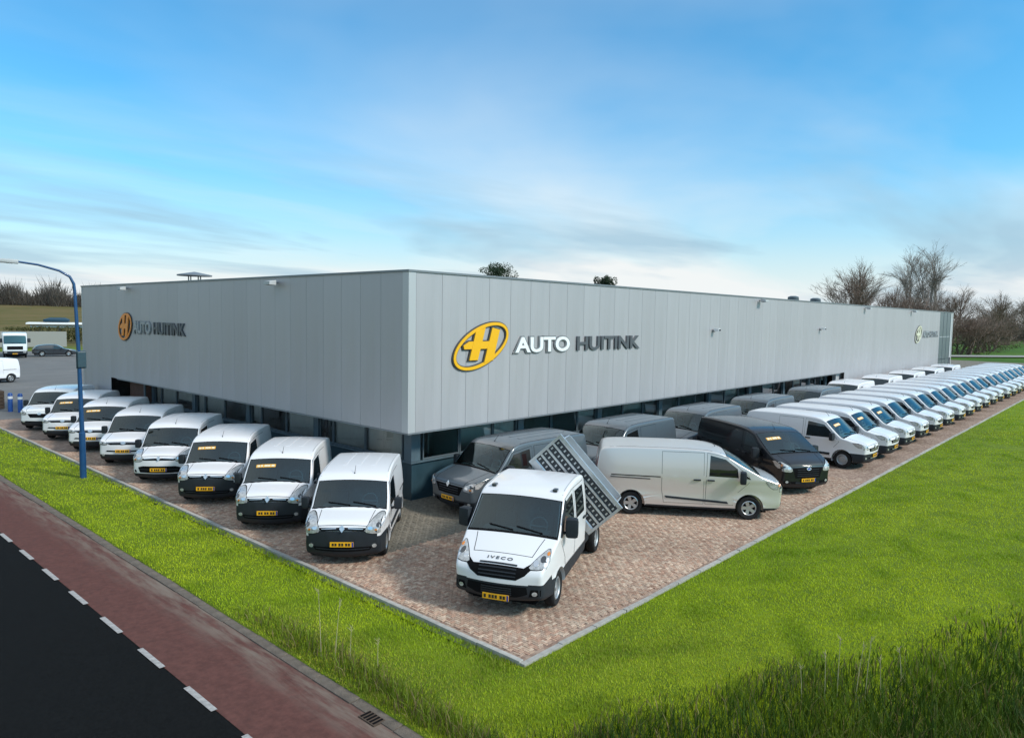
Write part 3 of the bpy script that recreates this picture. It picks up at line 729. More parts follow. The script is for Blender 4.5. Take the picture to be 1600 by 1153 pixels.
def sign(name, loc, rz, lab, logo, auto_m, hui_m, edge, emblem_w, emblem_h, x_auto, w_auto, x_hui, w_hui, zc, caph):
    """plane: local X along the text, local Z up, local -Y out of the wall. emblem centre at local x=emblem_w/2"""
    r = empty(name, loc, rz); tag(r, lab, 'sign', 'company signs on the facades')
    rot = Matrix.Rotation(rad(90), 4, 'X')
    def put(nm, me, m, x, z, y, parent=r):
        me.transform(rot); o = link(nm, me, parent, MATS[m]); o.location = (x, -y, z); return o
    a, b_, ti = emblem_w*0.53, emblem_h*0.44, rad(22)
    e = put('emblem_ring', ring_mesh('emblem_ring', a, b_, ti, 0.10, 0.02, 0.07), logo, emblem_w/2, zc, 0.0)
    put('ring_edge', ring_mesh('ring_edge', a+0.035, b_+0.035, ti, 0.055, 0.0, 0.045), 'logo_dark', 0, 0, 0.0, e)
    put('ring_edge', ring_mesh('ring_edge', a-0.085, b_-0.085, ti, 0.05, 0.0, 0.045), 'logo_dark', 0, 0, 0.0, e)
    sx, sy = emblem_w*0.40, emblem_h*0.50
    def pieces(d, z0, z1):
        bm = bmesh.new()
        for i, pc in enumerate(HSH):
            pts = [(x*sx+y*sx*0.22, y*sy) for x, y in pc]
            if d: pts = grow(pts, d)
            t = z1-0.0015*i
            lo = [bm.verts.new((x, y, z0)) for x, y in pts]; hi = [bm.verts.new((x, y, t)) for x, y in pts]; n = len(pts)
            for k in range(n): bm.faces.new((lo[k], lo[(k+1) % n], hi[(k+1) % n], hi[k]))
            bm.faces.new(hi); bm.faces.new(lo[::-1])
        return bm_mesh(bm, 'emblem_letter')
    h = put('emblem_letter', pieces(0, 0.03, 0.085), logo, emblem_w/2, zc+0.02, 0.0)
    put('letter_edge', pieces(0.035, 0.0, 0.050), 'logo_dark', 0, 0, 0.0, h)
    for word, x0, w, m, edge_m in (('AUTO', x_auto, w_auto, auto_m, edge), ('HUITINK', x_hui, w_hui, hui_m, None)):
        probe = text_mesh(word, 1.0, 0.028, 0.0); cx_ = [v.co.x for v in probe.vertices]; cy_ = [v.co.y for v in probe.vertices]
        tw, th_ = max(cx_)-min(cx_), max(cy_)-min(cy_); kx, ky = w/tw, caph/th_; x0p = min(cx_); y0p = min(cy_)
        pen = x0
        # letter by letter: advance measured from growing substrings
        prev = 0.0
        for i, ch in enumerate(word):
            full = text_mesh(word[:i+1], 1.0, 0.028, 0.0); right = max(v.co.x for v in full.vertices)
            me = text_mesh(ch, 1.0, 0.028, 0.03); lx1 = max(v.co.x for v in me.vertices)
            sh = right - lx1
            for v in me.vertices: v.co = Vector(((v.co.x+sh-x0p)*kx, (v.co.y-y0p)*ky, v.co.z+0.03))
            o = put('letter', me, m, x0, zc-caph/2, 0.012 if edge_m else 0.0)
            if edge_m:
                me = text_mesh(ch, 1.0, 0.085, 0.02)
                for v in me.vertices: v.co = Vector(((v.co.x+sh-x0p)*kx, (v.co.y-y0p)*ky, v.co.z+0.02))
                put('letter_edge', me, edge_m, 0, 0, -0.012, o)
    return r

sign('facade_sign', (1.69, 0, 0), 0, 'large yellow oval emblem with AUTO HUITINK lettering on the right facade', 'logo_yellow', 'letter_white', 'letter_grey', 'letter_edge', 2.41, 1.38, 2.75, 2.92, 6.12, 4.22, 4.70, 0.52)
sign('facade_sign', (0, 21.86, 0), rad(-90), 'orange oval emblem with AUTO HUITINK lettering on the left facade', 'logo_orange', 'letter_silver', 'letter_grey', 'edge_silver', 1.62, 1.38, 1.87, 1.98, 4.17, 3.26, 4.84, 0.54)
sign('facade_sign', (56.6, 0, 0), 0, 'small distant emblem and lettering at the far end of the right facade', 'logo_faded', 'letter_silver', 'letter_faded', 'edge_silver', 2.2, 1.5, 2.8, 2.2, 5.2, 3.5, 4.72, 0.55)
# ================================================================== VEHICLES
def chaikin(P, it=2):
    P = np.array(P, float)
    for _ in range(it):
        Q = np.roll(P, -1, 0); P = np.stack([0.75*P+0.25*Q, 0.25*P+0.75*Q], 1).reshape(-1, P.shape[1])
    return P
class Shell:
    """Body surface: a side outline (s back from the nose, z up) swept across the width with crown and rounded corners, closed by side faces y = sidey(s,z)."""
    def __init__(self, keys, L, W, H, zb=1.0, tumble=0.15, nose=(1.1, 0.14), tail=(0.6, 0.05), axles=(), flare=0.02, N=116, it=2, c=None):
        self.L, self.W, self.H, self.zb, self.tumble, self.nose, self.tail, self.axles, self.flare = L, W, H, zb, tumble, nose, tail, axles, flare
        P = chaikin(keys, it)
        d = np.hypot(*(np.roll(P, -1, 0)-P)[:, :2].T); acc = np.concatenate([[0], np.cumsum(d)])
        Pc = np.vstack([P, P[:1]])
        # start near the lowest front point
        q = np.linspace(0, acc[-1], N+1)[:-1]
        self.A = np.stack([np.interp(q, acc, Pc[:, k]) for k in range(4)], 1); self.q = q; self.Q = acc[-1]; self.acc = acc; self.Pc = Pc
        self.c = c or (L*0.47, H*0.42)
    def at(self, q):
        q = q % self.Q
        return [float(np.interp(q, self.acc, self.Pc[:, k])) for k in range(4)]
    def nrm(self, q):
        a, b = self.at(q-0.03), self.at(q+0.03); t = np.array([b[0]-a[0], b[1]-a[1]]); t /= np.hypot(*t)+1e-9
        return -t[1], t[0]
    def sidey(self, s, z):
        h = self.W/2
        if z > self.zb: h -= self.tumble*((z-self.zb)/(self.H-self.zb))**1.6
        if z < 0.55: h -= 0.035*((0.55-z)/0.35)**2
        s1, A = self.nose
        if s < s1: h -= A*((s1-s)/s1)**2.2
        s2, B = self.tail
        if s > self.L-s2: h -= B*((s-self.L+s2)/s2)**2
        h += 0.010*math.exp(-((z-self.zb+0.02)/0.05)**2) - 0.012*math.exp(-((z-0.70)/0.14)**2)
        for ax in self.axles:
            rr = math.hypot(s-ax, z-0.32); h += self.flare*math.exp(-((rr-0.38)/0.09)**2)
        return h
    def P(self, q, y, off=0.0):
        s, z, cr, r = self.at(q); ns, nz_ = self.nrm(q)
        ye = self.sidey(s-ns*(cr+r), z-nz_*(cr+r)); yy = abs(y); flat = max(ye-r, 0.05)
        if yy <= flat: ins = cr*(yy/flat)**2; a = 0.0
        else:
            sa = min(1.0, (yy-flat)/r); a = math.asin(sa); ins = cr+r*(1-math.cos(a))
            yy = flat + r*sa
        sg = 1 if y >= 0 else -1
        return (s-ns*ins+ns*math.cos(a)*off, sg*(yy+math.sin(a)*off), z-nz_*ins+nz_*math.cos(a)*off)
    def half(self, q):
        s, z, cr, r = self.at(q); ns, nz_ = self.nrm(q); return self.sidey(s-ns*(cr+r), z-nz_*(cr+r)), r
    def loc(self, p): return Vector((self.L/2-p[0], p[1], p[2]))
    def qz(self, z):
        for q in np.linspace(0, self.Q*0.6, 900):
            if self.at(q)[1] >= z: return q
        return self.Q*0.5
    def qs(self, s, z_min=0.9):
        for q in np.linspace(0, self.Q*0.75, 1400):
            a = self.at(q)
            if a[0] >= s and a[1] >= z_min: return q
        return self.Q*0.5
    def qrear(self, z):
        for q in np.linspace(self.Q*0.45, self.Q*0.95, 900):
            a = self.at(q)
            if a[0] > self.L*.88 and a[1] <= z: return q
        return self.Q*0.6
    def mesh(self, screen=None):
        bm = bmesh.new(); cols = []
        if screen:                                        # grid lines exactly on the edges of the windscreen opening
            self.q = np.array(sorted([q for q in self.q if min(abs(q-screen[0]), abs(q-screen[1])) > .03] + list(screen)))
        vf = [0, .2, .4, .6, .8, .96, 1.0]; angs = [.25, .5, .75, 1.0]; ts = [.05, .12, .22, .33, .45, .57, .69, .80, .90]
        def half_row(i, sg):
            q = self.q[i]; ye, r = self.half(q); flat = max(ye-r, .05); row = []
            for v in vf: row.append(self.P(q, sg*v*flat))
            for a in angs: row.append(self.P(q, sg*(flat+r*math.sin(a*math.pi/2))))
            e = row[-1]
            for t in ts:
                s = e[0]+(self.c[0]-e[0])*t; z = e[2]+(self.c[1]-e[2])*t
                row.append((s, sg*self.sidey(s, z), z))
            return row
        n = len(self.q); R = []; pol = {}
        for sg in (1, -1): pol[sg] = bm.verts.new(self.loc((self.c[0], sg*self.sidey(*self.c), self.c[1])))
        for i in range(n):
            a = [bm.verts.new(self.loc(p)) for p in half_row(i, 1)]; b = half_row(i, -1)
            bv = [a[0]] + [bm.verts.new(self.loc(p)) for p in b[1:]]
            R.append((a, bv))
        for i in range(n):
            j = (i+1) % n
            for k, sg in ((0, 1), (1, -1)):
                A_, B_ = R[i][k], R[j][k]
                for m_ in range(len(A_)-1):
                    f_ = bm.faces.new((A_[m_], A_[m_+1], B_[m_+1], B_[m_]) if sg == 1 else (A_[m_], B_[m_], B_[m_+1], A_[m_+1]))
                    if screen and m_ < 5 and screen[0]-1e-6 <= self.q[i] < screen[1]-1e-6: f_.material_index = 2
                bm.faces.new((A_[-1], pol[sg], B_[-1]) if sg == 1 else (A_[-1], B_[-1], pol[sg]))
        bmesh.ops.recalc_face_normals(bm, faces=bm.faces[:])
        return bm
def poly_patch(name, poly, fmap, step, thick, m, parent, off=0.004, smooth=35):
    """polygon in surface coordinates, cut into a grid, laid on the surface with a rim going inwards"""
    bm = bmesh.new(); f = bm.faces.new([bm.verts.new((u, v, 0)) for u, v in poly]); bmesh.ops.triangulate(bm, faces=[f])
    us = [p[0] for p in poly]; vv = [p[1] for p in poly]
    for k in range(2):
        lo, hi = (min(us), max(us)) if k == 0 else (min(vv), max(vv))
        nn = int((hi-lo)/step[k])
        for j in range(1, nn+1):
            c = lo+(hi-lo)*j/(nn+1)
            bmesh.ops.bisect_plane(bm, geom=bm.verts[:]+bm.edges[:]+bm.faces[:], plane_co=(c, 0, 0) if k == 0 else (0, c, 0), plane_no=(1, 0, 0) if k == 0 else (0, 1, 0))
    bmesh.ops.dissolve_limit(bm, angle_limit=0.0001, verts=[], edges=[e for e in bm.edges if False])
    uv = {v: (v.co.x, v.co.y) for v in bm.verts}
    be = [e for e in bm.edges if e.is_boundary]
    rim = {}
    for e in be:
        for v in e.verts:
            if v not in rim: rim[v] = bm.verts.new((0, 0, 0))
    for e in be:
        a, b_ = e.verts; bm.faces.new((a, b_, rim[b_], rim[a]))
    for v, (u, w) in uv.items(): v.co = fmap(u, w, off)
    for v, r_ in rim.items(): r_.co = fmap(*uv[v], off-thick)
    u0, w0 = uv[next(iter(uv))]; tops = [v.index for v in uv]
    bmesh.ops.recalc_face_normals(bm, faces=bm.faces[:]); bm.normal_update()
    sgn = 0.0
    for v, (u, w) in uv.items():
        sgn += (Vector(fmap(u, w, off+.05))-Vector(fmap(u, w, off))).dot(v.normal)
    if sgn < 0: bmesh.ops.reverse_faces(bm, faces=bm.faces[:])
    me = bpy.data.meshes.new(name); bm.to_mesh(me); bm.free(); me.shade_smooth(); me.set_sharp_from_angle(angle=rad(smooth))
    return link(name, me, parent, m)
def rounded(poly, it=2):
    return [tuple(p) for p in chaikin(poly, it)]
USED = []
def boolean_cut(body_me, cutters):
    """cut the wheel housings; the exact solver can give up on a grazing edge, so try it with small shifts, then the fast one"""
    cur = body_me
    for c in cutters:
        for att, (solver, dx) in enumerate((('EXACT', 0), ('EXACT', .0037), ('EXACT', -.0043), ('EXACT', .009), ('EXACT', -.011), ('EXACT', .017), ('FAST', .0017), ('FAST', -.002), ('FAST', .012))):
            a = bpy.data.objects.new('a', cur.copy()); o = bpy.data.objects.new('c', c); o.location = (dx, 0, dx*.7)
            md = a.modifiers.new('b', 'BOOLEAN'); md.object = o; md.operation = 'DIFFERENCE'; md.solver = solver
            me = evaluate([a, o], a)
            n1 = sum(p.material_index == 1 for p in me.polygons)
            bb = np.array([v.co for v in me.vertices]) if len(me.vertices) else np.zeros((1, 3)); ok_ = abs(bb[:, 1]).max() < max(abs(v.co.y) for v in cur.vertices)+.01
            if ok_ and len(me.polygons) > len(cur.polygons)*.8 and n1 > sum(p.material_index == 1 for p in cur.polygons): break
        else:
            print('BOOLEAN FAILED'); me = cur
        cur = me; USED.append((solver, dx))
    return cur
def cyl_mesh(r, x, y0, y1, z, n=36, mats=None):
    bm = bmesh.new(); add_lathe_y(bm, [(0, y0), (r, y0), (r, y1), (0, y1)], n, (x, 0, z)); bmesh.ops.recalc_face_normals(bm, faces=bm.faces[:])
    me = bpy.data.meshes.new('cyl'); bm.to_mesh(me); bm.free()
    for m in mats or []: me.materials.append(m)
    for p in me.polygons: p.material_index = 1
    return me
WHEELS = {}
def wheel_meshes(R, style):
    k = (R, style)
    if k in WHEELS: return WHEELS[k]
    w = 0.105; rr = R*0.66
    bm = bmesh.new(); add_lathe_y(bm, [(rr-.01, -w), (R-.035, -w), (R-.012, -w+.018), (R, -w+.05), (R, w-.05), (R-.012, w-.018), (R-.035, w), (rr+.012, w-.004), (rr-.01, w-.02), (rr-.01, -w)], 30)
    ty = bm_mesh(bm, 'tyre', 40); ty.materials.append(MATS['tyre'])
    bm = bmesh.new(); add_lathe_y(bm, [(0, -w*.6), (rr-.012, -w*.6), (rr-.012, w*.15), (0, w*.15)], 20); hub = bm_mesh(bm, 'wheel', 40); hub.materials.append(MATS['gap_black'])
    bm = bmesh.new()
    add_lathe_y(bm, [(rr-.011, -.02), (rr-.011, w-.022), (rr-.028, w-.012), (rr-.045, w-.03), (rr-.05, -.02)], 30)
    add_lathe_y(bm, [(0, w-.028), (R*.15, w-.032), (R*.17, w-.05), (R*.17, 0.0)], 20)
    if style == 'steel':
        add_lathe_y(bm, [(R*.16, w-.06), (R*.34, w-.055), (R*.42, w-.075), (rr-.03, w-.085)], 24)
    else:
        nsp = 5 if style == 'five' else 7
        for j in range(nsp):
            m_ = Matrix.Rotation(2*math.pi*j/nsp, 4, 'Y'); hw = R*(.115 if style == 'five' else .08)
            vs_ = [bm.verts.new(m_ @ Vector(c)) for c in ((R*.1, w-.035, -hw), (R*.1, w-.035, hw), (rr-.03, w-.022, hw*1.35), (rr-.03, w-.022, -hw*1.35), (R*.1, .02, -hw), (R*.1, .02, hw), (rr-.03, .03, hw*1.35), (rr-.03, .03, -hw*1.35))]
            for f in ((0,1,2,3),(4,7,6,5),(0,4,5,1),(1,5,6,2),(2,6,7,3),(3,7,4,0)): bm.faces.new([vs_[i] for i in f])
    rm = bm_mesh(bm, 'rim', 40); rm.materials.append(MATS['rim_steel' if style == 'steel' else 'rim_silver'])
    WHEELS[k] = (hub, ty, rm); return WHEELS[k]
def add_wheel(root, x, y, R, style, turn=0.0):
    hub, ty, rm = wheel_meshes(R, style)
    w = link('wheel', hub, root, None, (x, y, R), (0 if y > 0 else math.pi)+turn)
    link('tyre', ty, w); link('rim', rm, w)
    return w
def mirror_mesh(scale=(0.09, 0.11, 0.17)):
    bm = bmesh.new(); add_box(bm, -1, 1, -1, 1, -1, 1, None, 0.45)
    for v in bm.verts:
        v.co.x *= scale[0]*(1.0 if v.co.x < 0 else 0.9); v.co.y *= scale[1]; v.co.z *= scale[2]
    return bm_mesh(bm, 'mirror', 50)

SEAT = None
def add_cab(root, S, sp):
    global SEAT
    if SEAT is None:
        bm = bmesh.new(); add_box(bm, -.07, .07, -.22, .22, 0, .56, Matrix.Rotation(rad(-12), 4, 'Y'), .05); add_box(bm, -.05, .05, -.12, .12, .60, .78, Matrix.Translation((-.02, 0, 0)) @ Matrix.Rotation(rad(-12), 4, 'Y'), .04)
        SEAT = bm_mesh(bm, 'seat', 45); SEAT.materials.append(MATS['seat_fabric'])
    sc = sp['screen'][0]; zc = S.P(S.qs(sc, sp.get('zmin', .9)), 0, 0)[2]
    for y in (.40, -.40):
        link('seat', SEAT, root, None, S.loc((sc+.80, y, zc-.40)))
    bm = bmesh.new(); n = 18; c = S.loc((sc+.52, .40, zc+.0)); pts = [c+Vector((.07*math.cos(t)*-1, .18*math.sin(t), .17*math.cos(t))) for t in [2*math.pi*k/n for k in range(n+1)]]
    add_tube(bm, pts, .016, 6, cap=False); add_tube(bm, [c-Vector((0, .17, 0)), c+Vector((0, .17, 0))], .02, 5); link('steering_wheel', bm_mesh(bm, 'steering_wheel', 50), root, MATS['cabin_dark'])
    w = sp['W']; bm = bmesh.new(); add_box(bm, -.16, .16, -w*.36, w*.36, -.05, .035, None, .03); d = link('dashboard', bm_mesh(bm, 'dashboard', 40), root, MATS['cabin_dark']); d.location = S.loc((sc+.27, 0, zc-.06))
def make_van(sp, root_name='parked_van'):
    root = empty(root_name)
    L, W, H, R = sp['L'], sp['W'], sp['H'], sp['R']; fw, rw = sp['axles']
    keys = [(s, z, cr*.5, r*.62) if (s < sp['screen'][0]+.02 and z > .78) else ((s, z, cr*.75, r*.8) if (s < .2 and z > .3) else (s, z, cr, r)) for s, z, cr, r in sp['keys']]
    keys = [(s, z, cr*.8, r*.68) if (s > sp['screen'][1]+.05 and z > .9) else (s, z, cr, r) for s, z, cr, r in keys]     # square roof edges and rear corners   # high, square shoulders on bonnet and wings
    S = Shell(keys, L, W, H, sp.get('zb', 1.0), sp.get('tumble', .15)*.82, sp.get('nose', (1.1, .14)), sp.get('tail', (.6, .05)), (fw, rw) if rw < L else (fw,), sp.get('flare', .018), c=sp.get('c'))
    paint = MATS[sp['paint']]; blk = MATS['black_plastic']; gap = MATS['gap_black']
    # --- body with wheel housings cut out, then split into body / bumper / sill
    # windscreen geometry first: the body gets an opening there, with a cab behind it
    q0, q1 = S.qs(sp['screen'][0], sp.get('zmin', .9)), S.qs(sp['screen'][1], sp.get('zmin', .9)); wm_ = sp.get('screen_margin', .035)
    def screen_poly(a, b_, mar):
        qs_ = np.linspace(a, b_, 8); Lh = [(q, S.half(q)[0]-S.half(q)[1]*.75-mar) for q in qs_]
        return [(q, y) for q, y in Lh] + [(q, -y) for q, y in Lh[::-1]]
    cabin = sp.get('cabin', True)
    bm = S.mesh((q0+.005, q1-.015) if cabin else None); body = bpy.data.meshes.new('body'); bm.to_mesh(body); bm.free()
    for m in (paint, gap, paint): body.materials.append(m)
    cut = []
    for ax in (fw, rw):
        if ax > L: continue
        for sg in (1, -1):
            y0, y1 = (W/2-.30, W/2+.3) if sg > 0 else (-W/2-.3, -W/2+.30)
            cut.append(cyl_mesh(R+.055, L/2-ax, y0, y1, R+.015, 36, (paint, gap)))
    body = boolean_cut(body, cut)
    bm = bmesh.new(); bm.from_mesh(body)
    bmesh.ops.delete(bm, geom=[f for f in bm.faces if f.material_index == 2], context='FACES')
    if cabin:
        ring = screen_poly(q0+.008, q1-.018, wm_+.008); cbm = bmesh.new(); dp_ = sp.get('cab_depth', .95); n_ = len(ring)
        o_ = [cbm.verts.new(S.loc(S.P(q, y, -.006))) for q, y in ring]; i_ = []
        for q, y in ring:
            a_ = S.P(q, y, -.03); t_ = (q-q0)/(q1-q0)
            i_.append(cbm.verts.new(S.loc((a_[0]+dp_*(1.50-.62*t_), a_[1]*.97, a_[2]-.40+.33*t_))))
        for k in range(n_): cbm.faces.new((o_[k], o_[(k+1) % n_], i_[(k+1) % n_], i_[k]))
        cbm.faces.new(i_)
        link('cabin', bm_mesh(cbm, 'cabin'), root, MATS['cabin_dark'])
    cls = sp['classes']
    for kind, lim in sp['cuts']:
        co, no = ((L/2-lim, 0, 0), (1, 0, 0)) if kind == 's' else ((0, 0, lim), (0, 0, 1))
        bmesh.ops.bisect_plane(bm, geom=bm.verts[:]+bm.edges[:]+bm.faces[:], plane_co=co, plane_no=no, dist=1e-5)
    groups = {}
    for f in bm.faces:
        c = f.calc_center_median(); s, z = L/2-c.x, c.z
        groups.setdefault('body' if f.material_index == 1 else cls(s, abs(c.y), z), []).append(f.index)
    parts = {}
    for nm, idx in groups.items():
        b2 = bm.copy(); b2.faces.ensure_lookup_table(); keep = set(idx)
        bmesh.ops.delete(b2, geom=[f for f in b2.faces if f.index not in keep], context='FACES')
        me = bpy.data.meshes.new(nm); b2.to_mesh(me); b2.free(); me.shade_smooth(); me.set_sharp_from_angle(angle=rad(38))
        m_ = paint if nm in ('body', 'bonnet') or nm in sp.get('painted', ()) else blk
        me.materials.clear(); me.materials.append(m_); me.materials.append(gap)
        parts[nm] = link(nm, me, root)
    bm.free()
    side = lambda sg: (lambda s, z, off: S.loc((s, sg*(S.sidey(s, z)+off), z)))
    top = lambda q, y, off: S.loc(S.P(q, y, off))
    def spatch(name, poly, sg, m, parent=root, off=.004, thick=.008, step=(.14, .12)): return poly_patch(name, poly, side(sg), step, thick, m, parent, off)
    def fpatch(name, poly_yz, m, parent=root, off=.005, thick=.012, step=(.10, .10), mirror=False):
        po = [(S.qz(z), (-y if mirror else y)) for y, z in poly_yz]; return poly_patch(name, po, top, step, thick, m, parent, off)
    sp['_S'] = S
    # --- windscreen with black surround and wipers
    outer, inner = screen_poly(q0-.05, q1+.012, wm_-.018), screen_poly(q0+.018, q1-.028, wm_+.018)
    sb = bmesh.new(); ro = [sb.verts.new(top(q, y, .003)) for q, y in outer]; ri = [sb.verts.new(top(q, y, .004)) for q, y in inner]; rd = [sb.verts.new(top(q, y, -.02)) for q, y in outer]
    n_ = len(outer); half_ = n_//2
    def strip(A, B):
        for k in range(n_):
            if k == half_-1 or k == n_-1:                  # the header and cowl edges are curved: split them
                continue
            sb.faces.new((A[k], A[k+1], B[k+1], B[k]))
    strip(ro, ri)
    for ka, kb_ in ((half_-1, half_), (n_-1, 0)):
        ya, yb = outer[ka][1], outer[kb_][1]; pa, pb = ro[ka], ri[ka]
        for t in np.linspace(0, 1, 9)[1:]:
            if t < 1:
                qo = outer[ka][0]; qi = inner[ka][0]; y_o = ya+(yb-ya)*t; y_i = inner[ka][1]+(inner[kb_][1]-inner[ka][1])*t
                na, nb_ = sb.verts.new(top(qo, y_o, .003)), sb.verts.new(top(qi, y_i, .004))
            else: na, nb_ = ro[kb_], ri[kb_]
            sb.faces.new((pa, na, nb_, pb)); pa, pb = na, nb_
    for v in rd: sb.verts.remove(v)
    link('windscreen_surround', bm_mesh(sb, 'windscreen_surround', 40), root, gap)
    ws = poly_patch('windscreen', screen_poly(q0, q1-.008, wm_), top, (.1, .12), .004, MATS['cab_glass' if sp.get('cabin', True) else 'screen_glass'], root, .007)
    if sp.get('cabin', True): add_cab(root, S, sp)
    for ya, yb in sp.get('wipers', ((.62, .08), (.02, -.50))):
        qa, qb = q0+.015, q0+.10
        d = .013
        poly_patch('wiper', [(qa, ya), (qa+2*d, ya), (qb+2*d, yb), (qb, yb)], top, (.2, .10), .02, gap, root, .024)
    if sp.get('sticker'):
        a, b_ = q0+(q1-q0)*.60, q0+(q1-q0)*.73; y0 = -S.half(q1)[0]+.26
        st = poly_patch('price_sticker', [(a, y0), (b_, y0), (b_, y0+.52), (a, y0+.52)], top, (.2, .12), .003, MATS['sticker_orange'], root, .012)
        for k, wd in enumerate((.07, .05, .09, .06, .08)):
            yy = y0+.03+k*.095; poly_patch('sticker_mark', [(a+.02, yy), (b_-.02, yy), (b_-.02, yy+wd), (a+.02, yy+wd)], top, (.3, .3), .002, MATS['sticker_white'], st, .0145)
    # --- roof ribs, aerial
    if sp.get('ribs'):
        for s0, s1 in sp['ribs']:
            for yy in (-.36, 0, .36):
                qa, qb = S.qs(s0, 1.4), S.qs(s1, 1.4)
                poly_patch('roof_rib', [(qa, yy-.05), (qb, yy-.05), (qb, yy+.05), (qa, yy+.05)], top, (.3, .2), .006, paint, root, .006)
    if sp.get('aerial', True):
        p = S.loc(S.P(S.qs(sp['screen'][1]+.22, 1.3), 0, 0)); bm = bmesh.new(); add_tube(bm, [p, p+Vector((-.02, 0, .03)), p+Vector((-.16, 0, .17))], [.016, .007, .003], 6); link('aerial', bm_mesh(bm, 'aerial'), root, gap)
    # --- front: grille, lamps, plate, emblem
    for poly in sp.get('grilles', ()):
        g = fpatch('grille', poly, gap, off=.004)
        zs = [z for _, z in poly]; lo, hi = min(zs), max(zs); yw = max(abs(y) for y, _ in poly)
        for k in range(sp.get('slats', 2)):
            zz = lo+(hi-lo)*(k+1)/(sp.get('slats', 2)+1); yy = yw*sp.get('slat_w', .82)
            fpatch('grille_slat', [(-yy, zz-.010), (yy, zz-.010), (yy, zz+.010), (-yy, zz+.010)], MATS[sp.get('slat_m', 'black_plastic')], g, .012, .01)
    for poly in sp.get('chrome', ()): fpatch('chrome_strip', poly, MATS['chrome'], off=.011)
    for poly in sp.get('chrome_pair', ()):
        for mi in (False, True): fpatch('chrome_strip', poly, MATS['chrome'], off=.011, mirror=mi)
    for mi in (False, True):
        bz = fpatch('headlight_bezel', grow(rounded(sp['headlight'], 1), .010), gap, off=.0035, thick=.01, mirror=mi)
        h = fpatch('headlight', rounded(sp['headlight'], 1), MATS['lamp_clear'], off=.008, thick=.02, mirror=mi)
        c = np.mean(sp['headlight'], 0)
        for (dy, dz, rr, mm, nm) in sp.get('lamps', ((-.10, -.03, .055, 'lamp_bulb', 'reflector'), (.07, .05, .05, 'lamp_inner', 'projector'), (.02, -.06, .03, 'lamp_amber', 'indicator'))):
            cc = c+np.array([dy, dz]); fpatch(nm, [(cc[0]+rr*math.cos(t), cc[1]+rr*.8*math.sin(t)) for t in np.linspace(0, 2*math.pi, 11)[:-1]], MATS[mm], h, .0125, .004, mirror=mi)
        for poly in sp.get('vents', ()): fpatch('bumper_vent', poly, gap, off=.004, mirror=mi)
        if sp.get('fog'):
            fy, fz = sp['fog']; fpatch('fog_lamp', [(fy+.05*math.cos(t), fz+.045*math.sin(t)) for t in np.linspace(0, 2*math.pi, 13)[:-1]], MATS['lamp_clear'], off=.010, mirror=mi)
    pz = sp['plate_z']; qn = S.qz(pz); pc = S.loc(S.P(qn, 0, .022))
    if sp.get('plate', True):
        pl = box('number_plate', -.008, .008, -.26, .26, -.056, .056, MATS['plate_yellow'], root, .003); pl.location = pc
        box('country_band', .0085, .0115, .222, .257, -.052, .052, MATS['plate_blue'], pl)
        xk = .19
        for k, wd in enumerate(sp.get('chars', (.045, .045, .02, .045, .045, .045, .02, .045))):
            if wd > .03: box('character', .0085, .0108, xk-wd, xk, -.032, .032, MATS['plate_ink'], pl)
            xk -= wd+.016
    ek = sp.get('emblem'); ez = sp.get('emblem_z', pz+.3)
    if ek:
        qe = S.qz(ez); ec = S.loc(S.P(qe, 0, .014)); ns, nz_ = S.nrm(qe); bm = bmesh.new()
        if ek == 'diamond':
            o_, i_ = [(0, .085), (.062, 0), (0, -.085), (-.062, 0)], [(0, .045), (.026, 0), (0, -.045), (-.026, 0)]
        else:
            n_ = 20; aa, bb = (.085, .052) if ek == 'oval' else (.07, .07)
            o_ = [(aa*math.cos(2*math.pi*k/n_), bb*math.sin(2*math.pi*k/n_)) for k in range(n_)]; i_ = [(a*.72, b_*.66) for a, b_ in o_]
        for z0, z1 in ((0, .018),):
            lo = [bm.verts.new((z1, a, b_)) for a, b_ in o_]; hi = [bm.verts.new((z1, a, b_)) for a, b_ in i_]; ba = [bm.verts.new((0, a, b_)) for a, b_ in o_]; bi = [bm.verts.new((z1-.008, a, b_)) for a, b_ in i_]
            n_ = len(o_)
            for k in range(n_):
                k2 = (k+1) % n_
                bm.faces.new((lo[k], lo[k2], hi[k2], hi[k])); bm.faces.new((ba[k], ba[k2], lo[k2], lo[k])); bm.faces.new((hi[k], hi[k2], bi[k2], bi[k]))
            bm.faces.new(bi)
        e = link('emblem', bm_mesh(bm, 'emblem', 30), root, MATS[sp.get('emblem_m', 'chrome')]); e.location = ec; e.rotation_euler = (0, -math.atan2(nz_, -ns)*.9, 0)
        if ek == 'oval': box('emblem_field', .011, .0125, -.055, .055, -.03, .03, MATS['plate_blue'] if sp.get('blue_oval') else MATS['chrome'], e)
        if ek == 'round': box('emblem_bar', .011, .020, -.055, .055, -.008, .008, MATS['chrome'], e)
    # --- bonnet shut lines, roof rain channels
    if cabin:
        yb = sp.get('bonnet_y', W*.36); qh = S.qz(max(z for _, z in sp['headlight'])); qf = S.qz(sp.get('bonnet_z', np.mean([z for _, z in sp['headlight']])+.02)); qe = q0-.075
        for sg in (1, -1): poly_patch('bonnet_seam', [(qf, sg*yb*.84), (qh, sg*yb*.93), (qe, sg*yb), (qe, sg*(yb+.012)), (qh, sg*(yb*.93+.012)), (qf, sg*(yb*.84+.012))], top, (.1, .3), .004, gap, root, .0018)
        poly_patch('bonnet_seam', [(qf, -yb*.84), (qf, yb*.84), (qf+.012, yb*.84), (qf+.012, -yb*.84)], top, (.3, .12), .004, gap, root, .0018)
